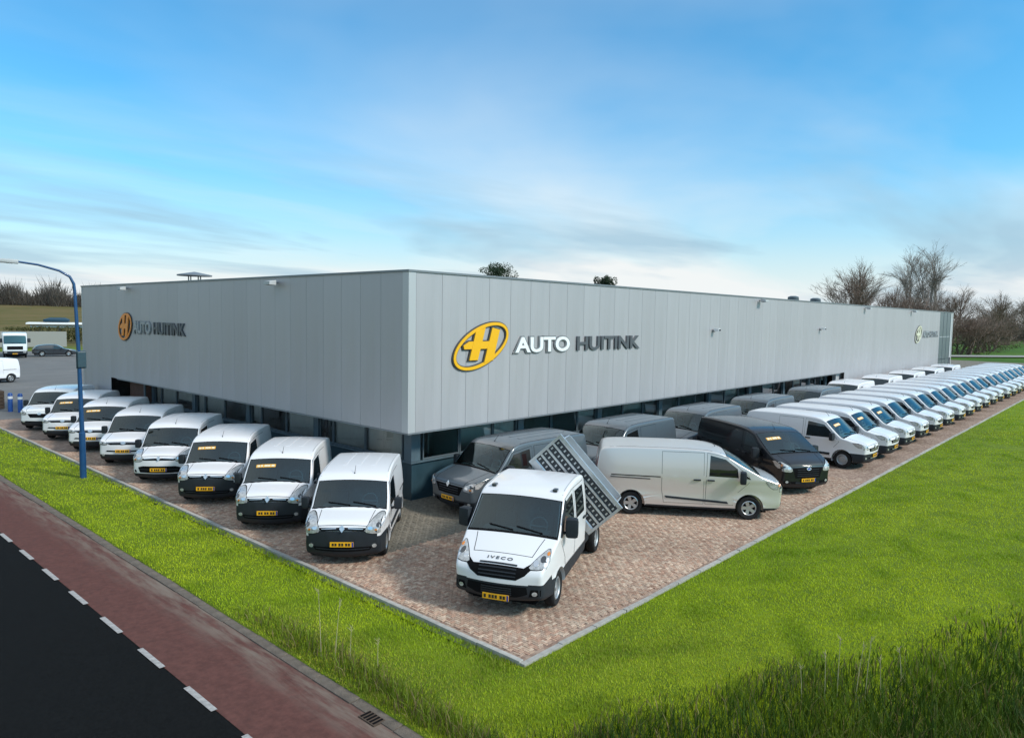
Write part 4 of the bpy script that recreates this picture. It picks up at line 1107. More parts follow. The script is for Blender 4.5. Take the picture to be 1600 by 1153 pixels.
        for sg in (1, -1):
            qs_ = np.linspace(q1+.18, S.qs(L-.42, 1.4), 8); hw_ = [(q, S.half(q)[0]-S.half(q)[1]*1.05) for q in qs_]
            poly_patch('roof_channel', [(q, sg*y) for q, y in hw_]+[(q, sg*(y-.022)) for q, y in hw_[::-1]], top, (.3, .3), .004, MATS['joint_grey'] if 'white' in sp['paint'] else gap, root, .0018)
    # --- sides
    for sg in (1, -1):
        dp = sp['door']; spatch('door_seam', grow(dp, .009), sg, gap, off=.0015, thick=.004)
        d = spatch('door', dp, sg, paint, off=.005, thick=.006)
        wp = sp['window']; w = spatch('window', wp, sg, MATS['side_glass'], d, off=.010)
        if sp.get('quarter'): spatch('quarter_window', sp['quarter'], sg, MATS['side_glass'], d, off=.010)
        hx, hz_ = sp['handle']
        hb = bmesh.new(); add_box(hb, -.10, .10, -.018, .018, -.02, .02, None, .008); hd = link('handle', bm_mesh(hb, 'handle', 40), d, MATS[sp.get('handle_m', 'black_plastic')]); hd.location = S.loc((hx, sg*(S.sidey(hx, hz_)+.022), hz_))
        if sp.get('slider'):
            spatch('door_seam', grow(sp['slider'], .009), sg, gap, off=.0015, thick=.004)
            d2 = spatch('sliding_door', sp['slider'], sg, paint, off=.005, thick=.006)
            hx2, hz2 = sp['handle2']; hb = bmesh.new(); add_box(hb, -.10, .10, -.018, .018, -.02, .02, None, .008); hd = link('handle', bm_mesh(hb, 'handle', 40), d2, MATS[sp.get('handle_m', 'black_plastic')]); hd.location = S.loc((hx2, sg*(S.sidey(hx2, hz2)+.022), hz2))
        for poly in sp.get('lamp_side', ()): spatch('headlight_side', grow(poly, .008), sg, gap, off=.003); spatch('headlight_side', poly, sg, MATS['lamp_clear'], off=.008, step=(.05, .05))
        for poly in sp.get('rails', ()): spatch('door_rail', poly, sg, gap, off=.004, thick=.01)
        for poly in sp.get('swage', ()): spatch('panel_recess_line', poly, sg, MATS['joint_grey'], off=.003)
        for poly in sp.get('mould', ()): spatch('side_moulding', poly, sg, blk, off=.020, thick=.02)
        for poly in sp.get('stripe', ()): spatch('stripe', poly, sg, MATS['steel_dark'], off=.0095)
        mx_, mz = sp['mirror']; my = S.sidey(mx_, mz-.1)
        mb = link('mirror', MIRROR, root, MATS[sp.get('mirror_m', 'black_plastic')]); mb.location = S.loc((mx_, sg*(my+.17), mz)); mb.rotation_euler = (0, 0, sg*rad(12)); ms = sp.get('mirror_s', 1.0); mb.scale = (ms, ms, ms)
        mg = box('mirror_glass', -.086, -.082, -.085, .085, -.13, .13, MATS['chrome'], mb)
        ar = bmesh.new(); p0 = S.loc((mx_+.02, sg*(my-.04), mz-.14)); p1 = S.loc((mx_, sg*(my+.12), mz-.09)); add_tube(ar, [p0, p1], [.035, .03], 6); link('mirror_arm', bm_mesh(ar, 'mirror_arm', 40), root, blk)
        # rear lamps
        for q_z in (sp.get('tail_lamp', (1.05, 1.5)),):
            sL = S.L-.12
            qa, qb = S.qrear(q_z[1]), S.qrear(q_z[0]); ym = S.half((qa+qb)/2)[0]
            poly_patch('tail_light', [(qa, sg*(ym-.20)), (qb, sg*(ym-.20)), (qb, sg*(ym-.06)), (qa, sg*(ym-.06))], top, (.1, .08), .01, MATS['lamp_red'], root, .006)
    # --- wheels, underbody
    tr = sp.get('track', W/2-.135); st = sp.get('wheel', 'five')
    for ax in (fw, rw):
        if ax > L: continue
        for sg in (1, -1): add_wheel(root, L/2-ax, sg*tr, R, st)
    box('underbody', -L/2+.25, L/2-.45, -W/2+.32, W/2-.32, .17, .42, gap, root)
    return root
MIRROR = mirror_mesh()

# --- profiles: (s, z, crown, corner radius)
def K(*a): return list(a)
kangoo = dict(L=4.28, W=1.83, H=1.86, R=.315, axles=(.87, 3.57), zb=1.02, tumble=.12, nose=(1.0, .12), tail=(.5, .06), paint='paint_white',
    keys=K((.30,.15,.05,.05),(.09,.17,.12,.12),(.0,.30,.13,.13),(-.015,.52,.14,.14),(-.015,.74,.14,.14),(.01,.87,.13,.12),(.07,.945,.11,.10),(.20,.99,.09,.10),(.50,1.04,.08,.09),(.80,1.085,.08,.07),(.90,1.13,.09,.05),(1.10,1.38,.09,.05),(1.30,1.60,.07,.06),(1.46,1.715,.05,.07),(1.75,1.80,.04,.07),(2.4,1.86,.035,.07),(3.4,1.855,.035,.07),(3.98,1.82,.03,.07),(4.13,1.77,.03,.07),(4.19,1.64,.03,.07),(4.25,1.20,.02,.07),(4.28,.70,.02,.07),(4.26,.36,.02,.06),(4.12,.25,.0,.04),(2.1,.20,.0,.04)),
    cuts=[('z', .80), ('z', .36), ('s', .72), ('s', .60)],
    classes=lambda s, y, z: 'front_bumper' if (s < .72 and z < .80 - max(0, y-.45)*.28) else ('sill' if z < .36 else 'body'),
    screen=(.88, 1.36), sticker=False,
    grilles=[[(-.48, .80), (.48, .80), (.52, .875), (-.52, .875)], [(-.60, .34), (.60, .34), (.66, .44), (-.66, .44)]], slats=1, slat_w=.9,
    chrome_pair=[[(.13, .850), (.46, .835), (.46, .858), (.13, .872)]],
    headlight=[(.50, .78), (.52, .88), (.60, 1.00), (.74, 1.075), (.86, 1.09), (.90, .98), (.90, .82), (.80, .74), (.62, .74)],
    emblem='diamond', emblem_z=.85, plate_z=.51, fog=(.70, .45),
    door=[(1.30, .42), (1.28, .62), (1.00, .95), (1.14, 1.20), (1.40, 1.60), (2.20, 1.67), (2.22, .42)],
    window=[(1.12, 1.07), (1.24, 1.27), (1.47, 1.56), (2.12, 1.61), (2.15, 1.05)], handle=(2.06, .98),
    slider=[(2.27, .42), (2.27, 1.67), (3.02, 1.67), (3.02, .64), (2.96, .42)], handle2=(2.40, .98), rails=[[(3.0, .98), (3.95, .98), (3.95, 1.005), (3.0, 1.005)]],
    mould=[[(1.30, .52), (3.10, .52), (3.10, .62), (1.30, .62)]], swage=[[(2.42, 1.18), (2.96, 1.18), (2.96, 1.19), (2.42, 1.19)]],
    mirror=(1.22, 1.13), mirror_s=.82, tail_lamp=(.95, 1.35), wheel='five', ribs=[(2.2, 3.7)])
city = dict(L=4.40, W=1.85, H=1.83, R=.32, axles=(.90, 3.68), zb=1.05, tumble=.12, nose=(1.0, .12), tail=(.5, .05), paint='paint_white',
    keys=K((.32,.18,.04,.05),(.10,.20,.10,.12),(.01,.34,.12,.13),(-.01,.56,.13,.14),(-.01,.76,.13,.14),(.02,.90,.12,.12),(.09,.975,.10,.10),(.24,1.015,.08,.10),(.56,1.065,.07,.09),(.86,1.115,.07,.07),(.96,1.16,.08,.05),(1.18,1.40,.08,.05),(1.42,1.62,.06,.06),(1.60,1.715,.05,.07),(1.90,1.79,.04,.07),(2.5,1.83,.035,.07),(3.6,1.825,.035,.07),(4.10,1.79,.03,.07),(4.25,1.74,.03,.07),(4.31,1.60,.03,.07),(4.37,1.20,.02,.07),(4.40,.70,.02,.07),(4.38,.38,.02,.06),(4.2,.26,.0,.04),(2.1,.21,.0,.04)),
    cuts=[('z', .46), ('z', .36), ('s', .70)],
    classes=lambda s, y, z: 'front_bumper' if (s < .70 and z < .46) else ('sill' if z < .36 else 'body'),
    screen=(.94, 1.48), 
    grilles=[[(-.44, .80), (.44, .80), (.62, .875), (-.62, .875)], [(-.62, .545), (.62, .545), (.56, .60), (-.56, .60)]], slats=1, slat_w=.6,
    chrome=[[(-.80, .875), (.80, .875), (.80, .892), (-.80, .892)]],
    headlight=[(.56, .80), (.58, .87), (.76, .95), (.90, .97), (.91, .88), (.88, .80)], lamps=((-.06, -.01, .035, 'lamp_inner', 'projector'), (.07, .01, .03, 'lamp_bulb', 'reflector')),
    emblem='oval', emblem_z=.865, plate_z=.58, fog=(.70, .42),
    door=[(1.36, .42), (1.33, .64), (1.06, .98), (1.20, 1.22), (1.50, 1.58), (2.28, 1.64), (2.30, .42)],
    window=[(1.18, 1.10), (1.31, 1.29), (1.57, 1.55), (2.20, 1.59), (2.23, 1.08)], handle=(2.14, 1.0),
    slider=[(2.37, .40), (2.37, 1.62), (3.12, 1.62), (3.12, .66), (3.02, .40)], handle2=(2.50, 1.0), rails=[[(3.1, 1.0), (4.05, 1.0), (4.05, 1.025), (3.1, 1.025)]],
    mould=[[(1.32, .44), (3.18, .44), (3.18, .54), (1.32, .54)]], mirror=(1.28, 1.16), mirror_s=.82, tail_lamp=(.9, 1.4), wheel='steel')
transit = dict(lamp_side=[[(.21, .90), (.20, 1.03), (.42, 1.12), (.54, 1.10), (.44, .97), (.32, .90)]], L=5.34, W=1.98, H=1.99, R=.335, axles=(.98, 4.28), zb=1.14, tumble=.13, nose=(1.15, .14), tail=(.6, .06), paint='paint_silver',
    keys=K((.34,.22,.04,.05),(.08,.25,.10,.12),(.0,.40,.12,.13),(-.01,.62,.13,.14),(-.01,.86,.13,.14),(.02,.99,.12,.12),(.09,1.07,.10,.10),(.22,1.13,.09,.10),(.42,1.195,.08,.09),(.58,1.25,.08,.07),(.70,1.315,.09,.05),(1.12,1.61,.10,.05),(1.52,1.82,.08,.07),(1.78,1.91,.05,.08),(2.2,1.97,.04,.08),(2.9,1.99,.035,.08),(4.3,1.985,.035,.08),(5.0,1.955,.03,.08),(5.17,1.90,.03,.08),(5.24,1.74,.03,.07),(5.31,1.20,.02,.07),(5.34,.75,.02,.07),(5.32,.42,.02,.06),(5.16,.30,.0,.04),(2.6,.25,.0,.04)),
    cuts=[('z', .36), ('z', .50), ('s', .66)],
    classes=lambda s, y, z: 'lower_valance' if (s < .66 and z < .36) else ('sill' if z < .33 else 'body'),
    screen=(.70, 1.60), screen_margin=.03,
    grilles=[[(-.46, .60), (.46, .60), (.56, .94), (-.56, .94)], [(-.60, .40), (.60, .40), (.62, .48), (-.62, .48)]], slats=4, slat_m='chrome', slat_w=.72,
    headlight=[(.56, .80), (.60, .95), (.76, 1.09), (.90, 1.17), (.94, 1.10), (.95, .92), (.86, .81)],
    lamps=((-.10, -.06, .055, 'lamp_bulb', 'reflector'), (.06, .02, .05, 'lamp_inner', 'projector'), (.08, .10, .028, 'lamp_amber', 'indicator')),
    emblem='oval', blue_oval=True, emblem_z=.90, plate_z=.535, vents=[[(.62, .40), (.84, .40), (.84, .52), (.68, .54)]], fog=(.74, .47),
    door=[(1.44, .42), (1.42, .68), (1.02, 1.06), (1.00, 1.24), (1.62, 1.76), (2.16, 1.86), (2.20, .42)],
    window=[(1.30, 1.20), (1.33, 1.45), (1.66, 1.70), (2.08, 1.80), (2.11, 1.22)], quarter=[(.95, 1.17), (1.24, 1.40), (1.24, 1.20)], handle=(2.06, 1.10), handle_m='black_plastic',
    slider=[(2.26, .42), (2.26, 1.86), (3.42, 1.86), (3.42, .80), (3.36, .42)], handle2=(2.44, 1.10), rails=[[(3.46, 1.13), (4.86, 1.15), (4.86, 1.175), (3.46, 1.155)]],
    mould=[[(1.56, .45), (1.60, .51), (3.34, .61), (3.30, .55)]], stripe=[[(3.75, 1.06), (4.88, 1.09), (4.88, 1.115), (3.75, 1.085)]], mirror=(1.20, 1.24), mirror_s=1.05, tail_lamp=(1.1, 1.65), wheel='five', mirror_m='paint_silver')
expert = dict(lamp_side=[[(.21, .85), (.20, .95), (.40, 1.03), (.54, 1.02), (.44, .92), (.32, .85)]], L=4.96, W=1.92, H=1.93, R=.33, axles=(.90, 4.18), zb=1.10, tumble=.13, nose=(1.1, .14), tail=(.6, .05), paint='paint_white',
    keys=K((.32,.19,.04,.05),(.10,.21,.12,.12),(.01,.36,.12,.13),(-.01,.58,.13,.14),(-.01,.80,.13,.14),(.02,.92,.12,.12),(.09,.995,.10,.10),(.24,1.045,.09,.10),(.54,1.11,.08,.09),(.80,1.175,.08,.07),(.90,1.225,.09,.05),(1.18,1.49,.10,.05),(1.46,1.72,.07,.07),(1.66,1.84,.05,.08),(1.95,1.90,.04,.08),(2.7,1.93,.035,.08),(4.0,1.925,.035,.08),(4.62,1.895,.03,.08),(4.79,1.84,.03,.08),(4.86,1.68,.03,.07),(4.93,1.20,.02,.07),(4.96,.75,.02,.07),(4.94,.40,.02,.06),(4.8,.28,.0,.04),(2.4,.23,.0,.04)),
    cuts=[('z', .62), ('z', .34), ('s', .66)],
    classes=lambda s, y, z: 'front_bumper' if (s < .66 and z < .62) else ('sill' if z < .34 else 'body'),
    screen=(.88, 1.54), sticker=False,
    grilles=[[(-.48, .70), (.48, .70), (.58, .83), (-.58, .83)], [(-.56, .42), (.56, .42), (.56, .47), (-.56, .47)]], slats=2, slat_w=.7, slat_m='chrome',
    headlight=[(.58, .80), (.62, .90), (.78, 1.02), (.92, 1.08), (.94, .98), (.92, .85), (.82, .79)],
    lamps=((-.08, -.03, .045, 'lamp_inner', 'projector'), (.06, .03, .045, 'lamp_bulb', 'reflector')),
    emblem='round', emblem_z=.86, plate_z=.53, fog=(.74, .45),
    door=[(1.36, .42), (1.33, .66), (1.04, 1.00), (1.22, 1.26), (1.56, 1.68), (2.34, 1.78), (2.38, .42)],
    window=[(1.16, 1.14), (1.32, 1.34), (1.62, 1.62), (2.24, 1.70), (2.29, 1.12)], handle=(2.22, 1.04),
    slider=[(2.44, .42), (2.44, 1.78), (3.40, 1.78), (3.40, .78), (3.34, .42)], handle2=(2.62, 1.04), rails=[[(3.5, 1.08), (4.58, 1.10), (4.58, 1.125), (3.5, 1.105)]],
    mould=[[(1.36, .46), (3.62, .46), (3.62, .55), (1.36, .55)]], mirror=(1.24, 1.20), mirror_s=.88, tail_lamp=(1.1, 1.6), wheel='steel')
trafic = dict(lamp_side=[[(.21, .88), (.20, 1.00), (.40, 1.08), (.52, 1.06), (.42, .95), (.32, .88)]], L=5.08, W=1.95, H=2.00, R=.335, axles=(.96, 4.06), zb=1.12, tumble=.12, nose=(1.1, .14), tail=(.6, .05), paint='paint_grey',
    keys=K((.34,.22,.04,.05),(.10,.25,.12,.12),(.01,.40,.12,.13),(-.01,.64,.13,.14),(-.01,.88,.13,.14),(.02,1.00,.12,.12),(.10,1.075,.10,.10),(.28,1.125,.09,.10),(.60,1.19,.08,.09),(.86,1.245,.08,.07),(.96,1.30,.09,.05),(1.20,1.55,.09,.05),(1.46,1.79,.07,.07),(1.66,1.915,.05,.08),(1.95,1.975,.04,.08),(2.7,2.0,.035,.08),(4.2,2.0,.035,.08),(4.82,1.985,.03,.08),(4.95,1.93,.03,.08),(4.98,1.75,.03,.07),(5.05,1.20,.02,.07),(5.08,.75,.02,.07),(5.06,.42,.02,.06),(4.9,.30,.0,.04),(2.5,.25,.0,.04)),
    cuts=[('z', .52), ('z', .34), ('s', .70)],
    classes=lambda s, y, z: 'front_bumper' if (s < .70 and z < .52) else ('sill' if z < .34 else 'body'),
    screen=(.94, 1.54),
    grilles=[[(-.44, .66), (.44, .66), (.58, .92), (-.58, .92)], [(-.60, .36), (.60, .36), (.60, .46), (-.60, .46)]], slats=3, slat_w=.7,
    headlight=[(.58, .80), (.62, .94), (.78, 1.06), (.92, 1.12), (.95, 1.02), (.95, .86), (.86, .79)],
    emblem='diamond', emblem_z=.93, plate_z=.545, fog=(.76, .43),
    door=[(1.42, .42), (1.38, .68), (1.10, 1.04), (1.26, 1.30), (1.58, 1.74), (2.40, 1.84), (2.44, .42)],
    window=[(1.22, 1.20), (1.36, 1.38), (1.64, 1.68), (2.30, 1.77), (2.36, 1.18)], handle=(2.28, 1.08),
    slider=[(2.50, .42), (2.50, 1.84), (3.50, 1.84), (3.50, .80), (3.44, .42)], handle2=(2.68, 1.08), rails=[[(3.58, 1.12), (4.70, 1.14), (4.70, 1.165), (3.58, 1.145)]],
    mould=[[(1.44, .48), (3.62, .48), (3.62, .58), (1.44, .58)]], mirror=(1.30, 1.26), mirror_s=1.05, tail_lamp=(1.1, 1.65), wheel='five', ribs=[(2.4, 4.4)])
# ---- the vans standing in front of the left facade, parked at an angle
ORD = ['first', 'second', 'third', 'fourth', 'fifth', 'sixth', 'seventh', 'eighth', 'ninth', 'tenth', 'eleventh', 'twelfth', 'thirteenth', 'fourteenth', 'fifteenth', 'sixteenth', 'seventeenth', 'eighteenth', 'nineteenth', 'twentieth']
def shuffle_plate(o):
    """each vehicle's plate gets its own spacing of characters"""
    for ch in o.children_recursive:
        if ch.name.split('.')[0] == 'number_plate':
            xk = .185; cs_ = [c for c in ch.children if c.name.split('.')[0] == 'character']; br = random.choice(((2, 4), (2, 5), (1, 4), (3, 5), (2, 4)))
            for i, c in enumerate(cs_):
                x_old = np.mean([v.co.y for v in c.data.vertices]); xk -= .026 if i in br else 0
                c.location.y = xk-.0225-x_old; c.scale = (1, 1, random.uniform(.92, 1.04)); xk -= .061
def park(o, sp, front, heading, label, group):
    """front = (x, y) of the middle of the nose on the ground, heading in degrees"""
    a = rad(heading); o.rotation_euler = (0, 0, a)
    o.location = (front[0]-math.cos(a)*sp['L']/2, front[1]-math.sin(a)*sp['L']/2, 0)
    tag(o, label, 'van', group); shuffle_plate(o)
GL = 'vans parked at an angle along the left facade'
kb = make_van(dict(kangoo)); ks = make_van(dict(kangoo, sticker=True))
kw = make_van(dict(kangoo, cuts=[('z', .24), ('z', .36), ('s', .72)], classes=lambda s, y, z: 'lower_valance' if (s < .72 and z < .24) else ('sill' if z < .36 else 'body'),
      grilles=[[(-.48, .79), (.48, .79), (.52, .86), (-.52, .86)], [(-.60, .38), (.60, .38), (.66, .56), (.50, .60), (-.50, .60), (-.66, .56)]], mould=[], plate_z=.49, handle_m='paint_white', vents=[[(.70, .38), (.84, .38), (.84, .47), (.74, .47)]], fog=None))
cb = make_van(dict(city)); cs = make_van(dict(city, sticker=True))
c0sp = dict(city, paint='paint_offwhite', L=4.40, grilles=[[(-.40, .62), (.40, .62), (.52, .80), (-.52, .80)], [(-.6, .40), (.6, .40), (.6, .46), (-.6, .46)]], chrome=[], emblem='oval', emblem_z=.80,
      headlight=[(.56, .74), (.58, .86), (.76, .98), (.90, 1.02), (.91, .90), (.88, .76)], plate=False, plate_z=.52)
c0 = make_van(c0sp)
index_kids()
ks2 = copy_tree(ks); cs2 = copy_tree(cs)
park(kb, kangoo, (-3.90, -2.47), 224.6, 'white compact van with black bumper nearest the building corner, plain windscreen', GL)
park(ks2, kangoo, (-3.79, 0.97), 226.3, 'white compact van with black bumper and orange sticker, second from the building corner', GL)
park(ks, kangoo, (-3.76, 4.52), 227.3, 'white compact van with black bumper and orange sticker, third from the building corner', GL)
park(kw, kangoo, (-3.68, 8.06), 228.4, 'white compact van with white bumper and wide dark lower grille', GL)
park(cb, city, (-3.50, 11.62), 231, 'white van with slim chrome nose strip and plain windscreen, left of the white bumpered one', GL)
park(cs2, city, (-3.46, 15.18), 232, 'white van with windscreen sticker standing behind the blue lamp post', GL)
park(cs, city, (-3.42, 18.74), 232.5, 'white van with windscreen sticker just left of the blue lamp post', GL)
park(c0, city, (-3.36, 22.3), 233, 'leftmost off white van with dark trapezoid grille and no number plate', GL)
# ---- the long front row of white vans, the grey row along the wall, the silver and the black van
ex = make_van(dict(expert)); exs = make_van(dict(expert, sticker=True)); tg = make_van(dict(trafic)); tw = make_van(dict(trafic, paint='paint_white', mirror_m='black_plastic'))
ts = make_van(dict(transit)); tb = make_van(dict(transit, paint='paint_black', sticker=True, slat_m='black_plastic', mirror_m='black_plastic', stripe=[]))
index_kids()
GW = 'white vans in the long front row'
for k in range(20):
    o = (exs if k == 0 else copy_tree(exs)) if k < 3 else (ex if k == 3 else copy_tree(ex))
    park(o, expert, (16.85+2.86*k+random.uniform(-.06, .06), -7.78+random.uniform(-.05, .05)), 270+random.uniform(-1.2, .8),
         ('white van with black bumper in the long front row, next to the black van' if k == 0 else '%s white van of the long front row counted from the black van' % ORD[k]) if k < 19 else 'farthest white van of the long front row', GW)
GG = 'grey vans parked nose to tail along the right facade'
for k, (x, y, lab) in enumerate(((0.52, -1.15, 'dark grey van with yellow plate behind the white tipper truck, at the building corner'), (6.05, -1.45, 'grey van along the right facade behind the silver van, second from the corner'), (11.75, -1.50, 'grey van along the right facade behind the black van, third from the corner'), (18.0, -1.45, 'fourth grey van from the corner along the right facade'), (25.2, -1.45, 'farthest grey van along the right facade, before the white ones'))):
    o = tg if k == 0 else copy_tree(tg)
    park(o, trafic, (x, y), 177 if k == 0 else 180, lab, GG)
for k in range(5):
    o = tw if k == 0 else copy_tree(tw)
    park(o, trafic, (31.7+6.75*k, -1.45), 180, '%s white van along the right facade wall beyond the grey vans' % ('nearest', 'second', 'third', 'fourth', 'farthest')[k], 'white vans along the far wall')
a = rad(305.4)
park(ts, transit, (6.33-.82*math.cos(a-math.pi/2)*-1*0+0.0, 0), 305.4, 'silver long panel van parked crosswise behind the white tipper truck', None)
# place the silver van by its right-hand wheels: front wheel touches (6.33,-7.35), rear (4.42,-4.66)
mid = Vector(((6.33+4.42)/2, (-7.35-4.66)/2)); rightv = Vector((math.sin(a), -math.cos(a))); fv = Vector((math.cos(a), math.sin(a)))
off_mid = transit['L']/2-(transit['axles'][0]+transit['axles'][1])/2
c_ = mid - rightv*(transit['W']/2-.06) - fv*off_mid
ts.location = (c_.x, c_.y, 0)
park(tb, transit, (10.36, -7.55), 238, 'shiny black van with orange windscreen sticker beside the silver van', None)

# ================================================================== THE TIPPER TRUCK
daily = dict(L=3.30, W=1.92, H=2.20, R=.35, axles=(.98, 9.0), zb=1.34, tumble=.12, nose=(1.05, .12), tail=(.3, .02), paint='paint_white', c=(1.75, 1.05), cab_depth=.9,
    keys=K((.40,.29,.05,.05),(.12,.31,.10,.10),(.0,.38,.14,.13),(-.03,.54,.15,.14),(-.03,.72,.15,.14),(.0,.87,.14,.12),(.07,.98,.12,.10),(.22,1.08,.10,.09),(.54,1.23,.08,.08),(.78,1.345,.08,.06),(.88,1.40,.09,.05),(1.10,1.66,.09,.05),(1.34,1.93,.07,.06),(1.50,2.06,.05,.07),(1.78,2.14,.04,.08),(2.5,2.20,.03,.08),(3.05,2.185,.03,.08),(3.20,2.14,.02,.07),(3.26,2.0,.02,.06),(3.29,1.5,.01,.06),(3.30,.9,.01,.06),(3.28,.54,.01,.05),(3.2,.43,.0,.04),(1.8,.37,.0,.04)),
    cuts=[('z', .68), ('z', .66), ('s', .56)],
    classes=lambda s, y, z: 'front_bumper' if (s < .56 and z < .68 + max(0, y-.5)*.10) else ('sill' if z < .66 else 'body'),
    screen=(.87, 1.40), screen_margin=.02, aerial=False,
    grilles=[[(-.38, .76), (.38, .76), (.54, .86), (.74, 1.06), (.64, 1.07), (.50, .985), (-.50, .985), (-.64, 1.07), (-.74, 1.06), (-.54, .86)], [(-.60, .50), (-.40, .43), (.40, .43), (.60, .50), (.58, .64), (-.58, .64)]], slats=4, slat_w=.50,
    headlight=[(.58, .98), (.64, 1.08), (.76, 1.19), (.86, 1.27), (.91, 1.20), (.91, 1.07), (.80, 1.0)],
    lamps=((-.08, -.04, .05, 'lamp_bulb', 'reflector'), (.03, .02, .05, 'lamp_inner', 'projector'), (.09, .09, .028, 'lamp_amber', 'indicator')),
    plate_z=.42, vents=[[(.62, .44), (.84, .46), (.84, .60), (.66, .60)]], fog=(.73, .51), emblem=None,
    door=[(1.44, .68), (1.40, .84), (1.10, 1.20), (1.08, 1.34), (1.26, 1.60), (1.52, 1.98), (2.12, 2.05), (2.14, .68)],
    window=[(1.20, 1.40), (1.34, 1.62), (1.58, 1.93), (2.06, 1.98), (2.08, 1.38)], handle=(2.02, 1.26),
    slider=[(2.19, .68), (2.19, 2.05), (3.04, 2.05), (3.08, .68)], handle2=(2.94, 1.26), mirror=(1.22, 1.50), mirror_s=1.15, tail_lamp=(.72, .76), wheel='steel', track=.83)
truck = make_van(daily, 'tipper_truck'); S = daily['_S']; Lh = daily['L']/2
HD, WB = 203.3, 3.45
for sg in (1, -1):                                     # rear door windows, roof marker lamps
    fm = lambda s, z, off, sg=sg: S.loc((s, sg*(S.sidey(s, z)+off), z))
    poly_patch('rear_window', [(2.26, 1.40), (2.26, 1.98), (2.92, 1.98), (2.96, 1.40)], fm, (.14, .12), .008, MATS['side_glass'], truck, .012)
    p = S.loc(S.P(S.qs(1.66, 1.6), sg*.66, 0)); bm = bmesh.new(); add_box(bm, -.07, .07, -.05, .05, -.01, .05, None, .02); ml = link('roof_marker', bm_mesh(bm, 'roof_marker', 40), truck, MATS['lamp_inner']); ml.location = p
    # black sill step
    box('side_step', Lh-3.2, Lh-1.45, sg*.80-.08, sg*.80+.08, .34, .46, MATS['black_plastic'], truck, .01)
    spz = [(1.46, .46), (1.50, .66), (3.22, .66), (3.22, .46)]
# black door pillars beside the windscreen
for sg in (1, -1):
    fm = lambda s, z, off, sg=sg: S.loc((s, sg*(S.sidey(s, z)+off), z))
    poly_patch('pillar_trim', [(.98, 1.36), (1.06, 1.32), (1.18, 1.38), (1.32, 1.60), (1.57, 1.93), (1.50, 1.97), (1.20, 1.66)], fm, (.14, .12), .008, MATS['black_plastic'], truck, .009)
# hood lettering
me = text_mesh('IVECO', 0.125, 0.001, 0.004, 1.35)
cx0 = (min(v.co.x for v in me.vertices)+max(v.co.x for v in me.vertices))/2
qn = S.qz(1.055)
for v in me.vertices:
    px, py, pz_ = v.co; yy = (px-cx0)*1.15
    pt = S.P(qn+py*0.75, yy, .006+max(0, pz_)); v.co = S.loc(pt)
link('lettering', me, truck, MATS['logo_dark'])
# chassis
for sg in (1, -1): box('chassis_rail', Lh-WB-2.1, Lh-3.2, sg*.38-.04, sg*.38+.04, .62, .80, MATS['steel_dark'], truck)
for k in range(4): box('cross_member', Lh-3.5-k*.75, Lh-3.42-k*.75, -.335, .335, .64, .76, MATS['steel_dark'], truck)
rx = Lh-.98-WB
for sg in (1, -1):
    add_wheel(truck, rx, sg*.86, .35, 'steel'); add_wheel(truck, rx, sg*.62, .35, 'steel')
bm = bmesh.new(); add_tube(bm, [(rx, -.8, .36), (rx, .8, .36)], .07, 8); link('rear_axle', bm_mesh(bm, 'rear_axle', 40), truck, MATS['steel_dark'])
box('fuel_tank', Lh-4.0, Lh-3.35, .46, .86, .42, .76, MATS['black_plastic'], truck, .03)
box('mudguard', rx-.45, rx+.45, .50, .98, .76, .80, MATS['black_plastic'], truck, .01); box('mudguard', rx-.45, rx+.45, -.98, -.50, .76, .80, MATS['black_plastic'], truck, .01)
for sg in (1, -1): box('sub_frame', Lh-WB-2.1, Lh-3.4, sg*.40-.05, sg*.40+.05, .81, .92, MATS['blue_paint'], truck)
# tipping bed, raised sideways about its left-hand lower edge
bedL, bedW = 2.9, 2.14; bx1 = Lh-3.42; bx0 = bx1-bedL
bed = empty('tipping_bed', parent=truck); bed.location = (0, .62, .98); TILT = rad(47); bed.rotation_euler = (-TILT, 0, 0)
def bb(name, x0, x1, y0, y1, z0, z1, m, bev=0.0): return box(name, x0, x1, y0-.62, y1-.62, z0, z1, MATS[m], bed, bev)
bb('floor', bx0, bx1-.002, -bedW/2, bedW/2, .08, .12, 'aluminium')
for k in range(7): bb('cross_bearer', bx0+.15+k*.48, bx0+.23+k*.48, -bedW/2+.1, bedW/2-.1, 0.0, .078, 'steel_dark')
for sg in (1, -1): bb('bearer', bx0, bx1-.06, sg*.38-.045, sg*.38+.045, -.09, -.002, 'blue_paint')
for sg in (1, -1):
    bb('drop_side', bx0+.05, bx1-.05, sg*(bedW/2-.018)-.014, sg*(bedW/2-.018)+.014, .125, .40, 'aluminium', .004)
    for z in (.20, .28, .36): bb('side_rib', bx0+.06, bx1-.06, sg*(bedW/2-.003)-.008, sg*(bedW/2-.003)+.008, z-.015, z+.015, 'aluminium')
bb('tailgate', bx0, bx0+.03, -bedW/2+.04, bedW/2-.04, .125, .40, 'aluminium', .004)
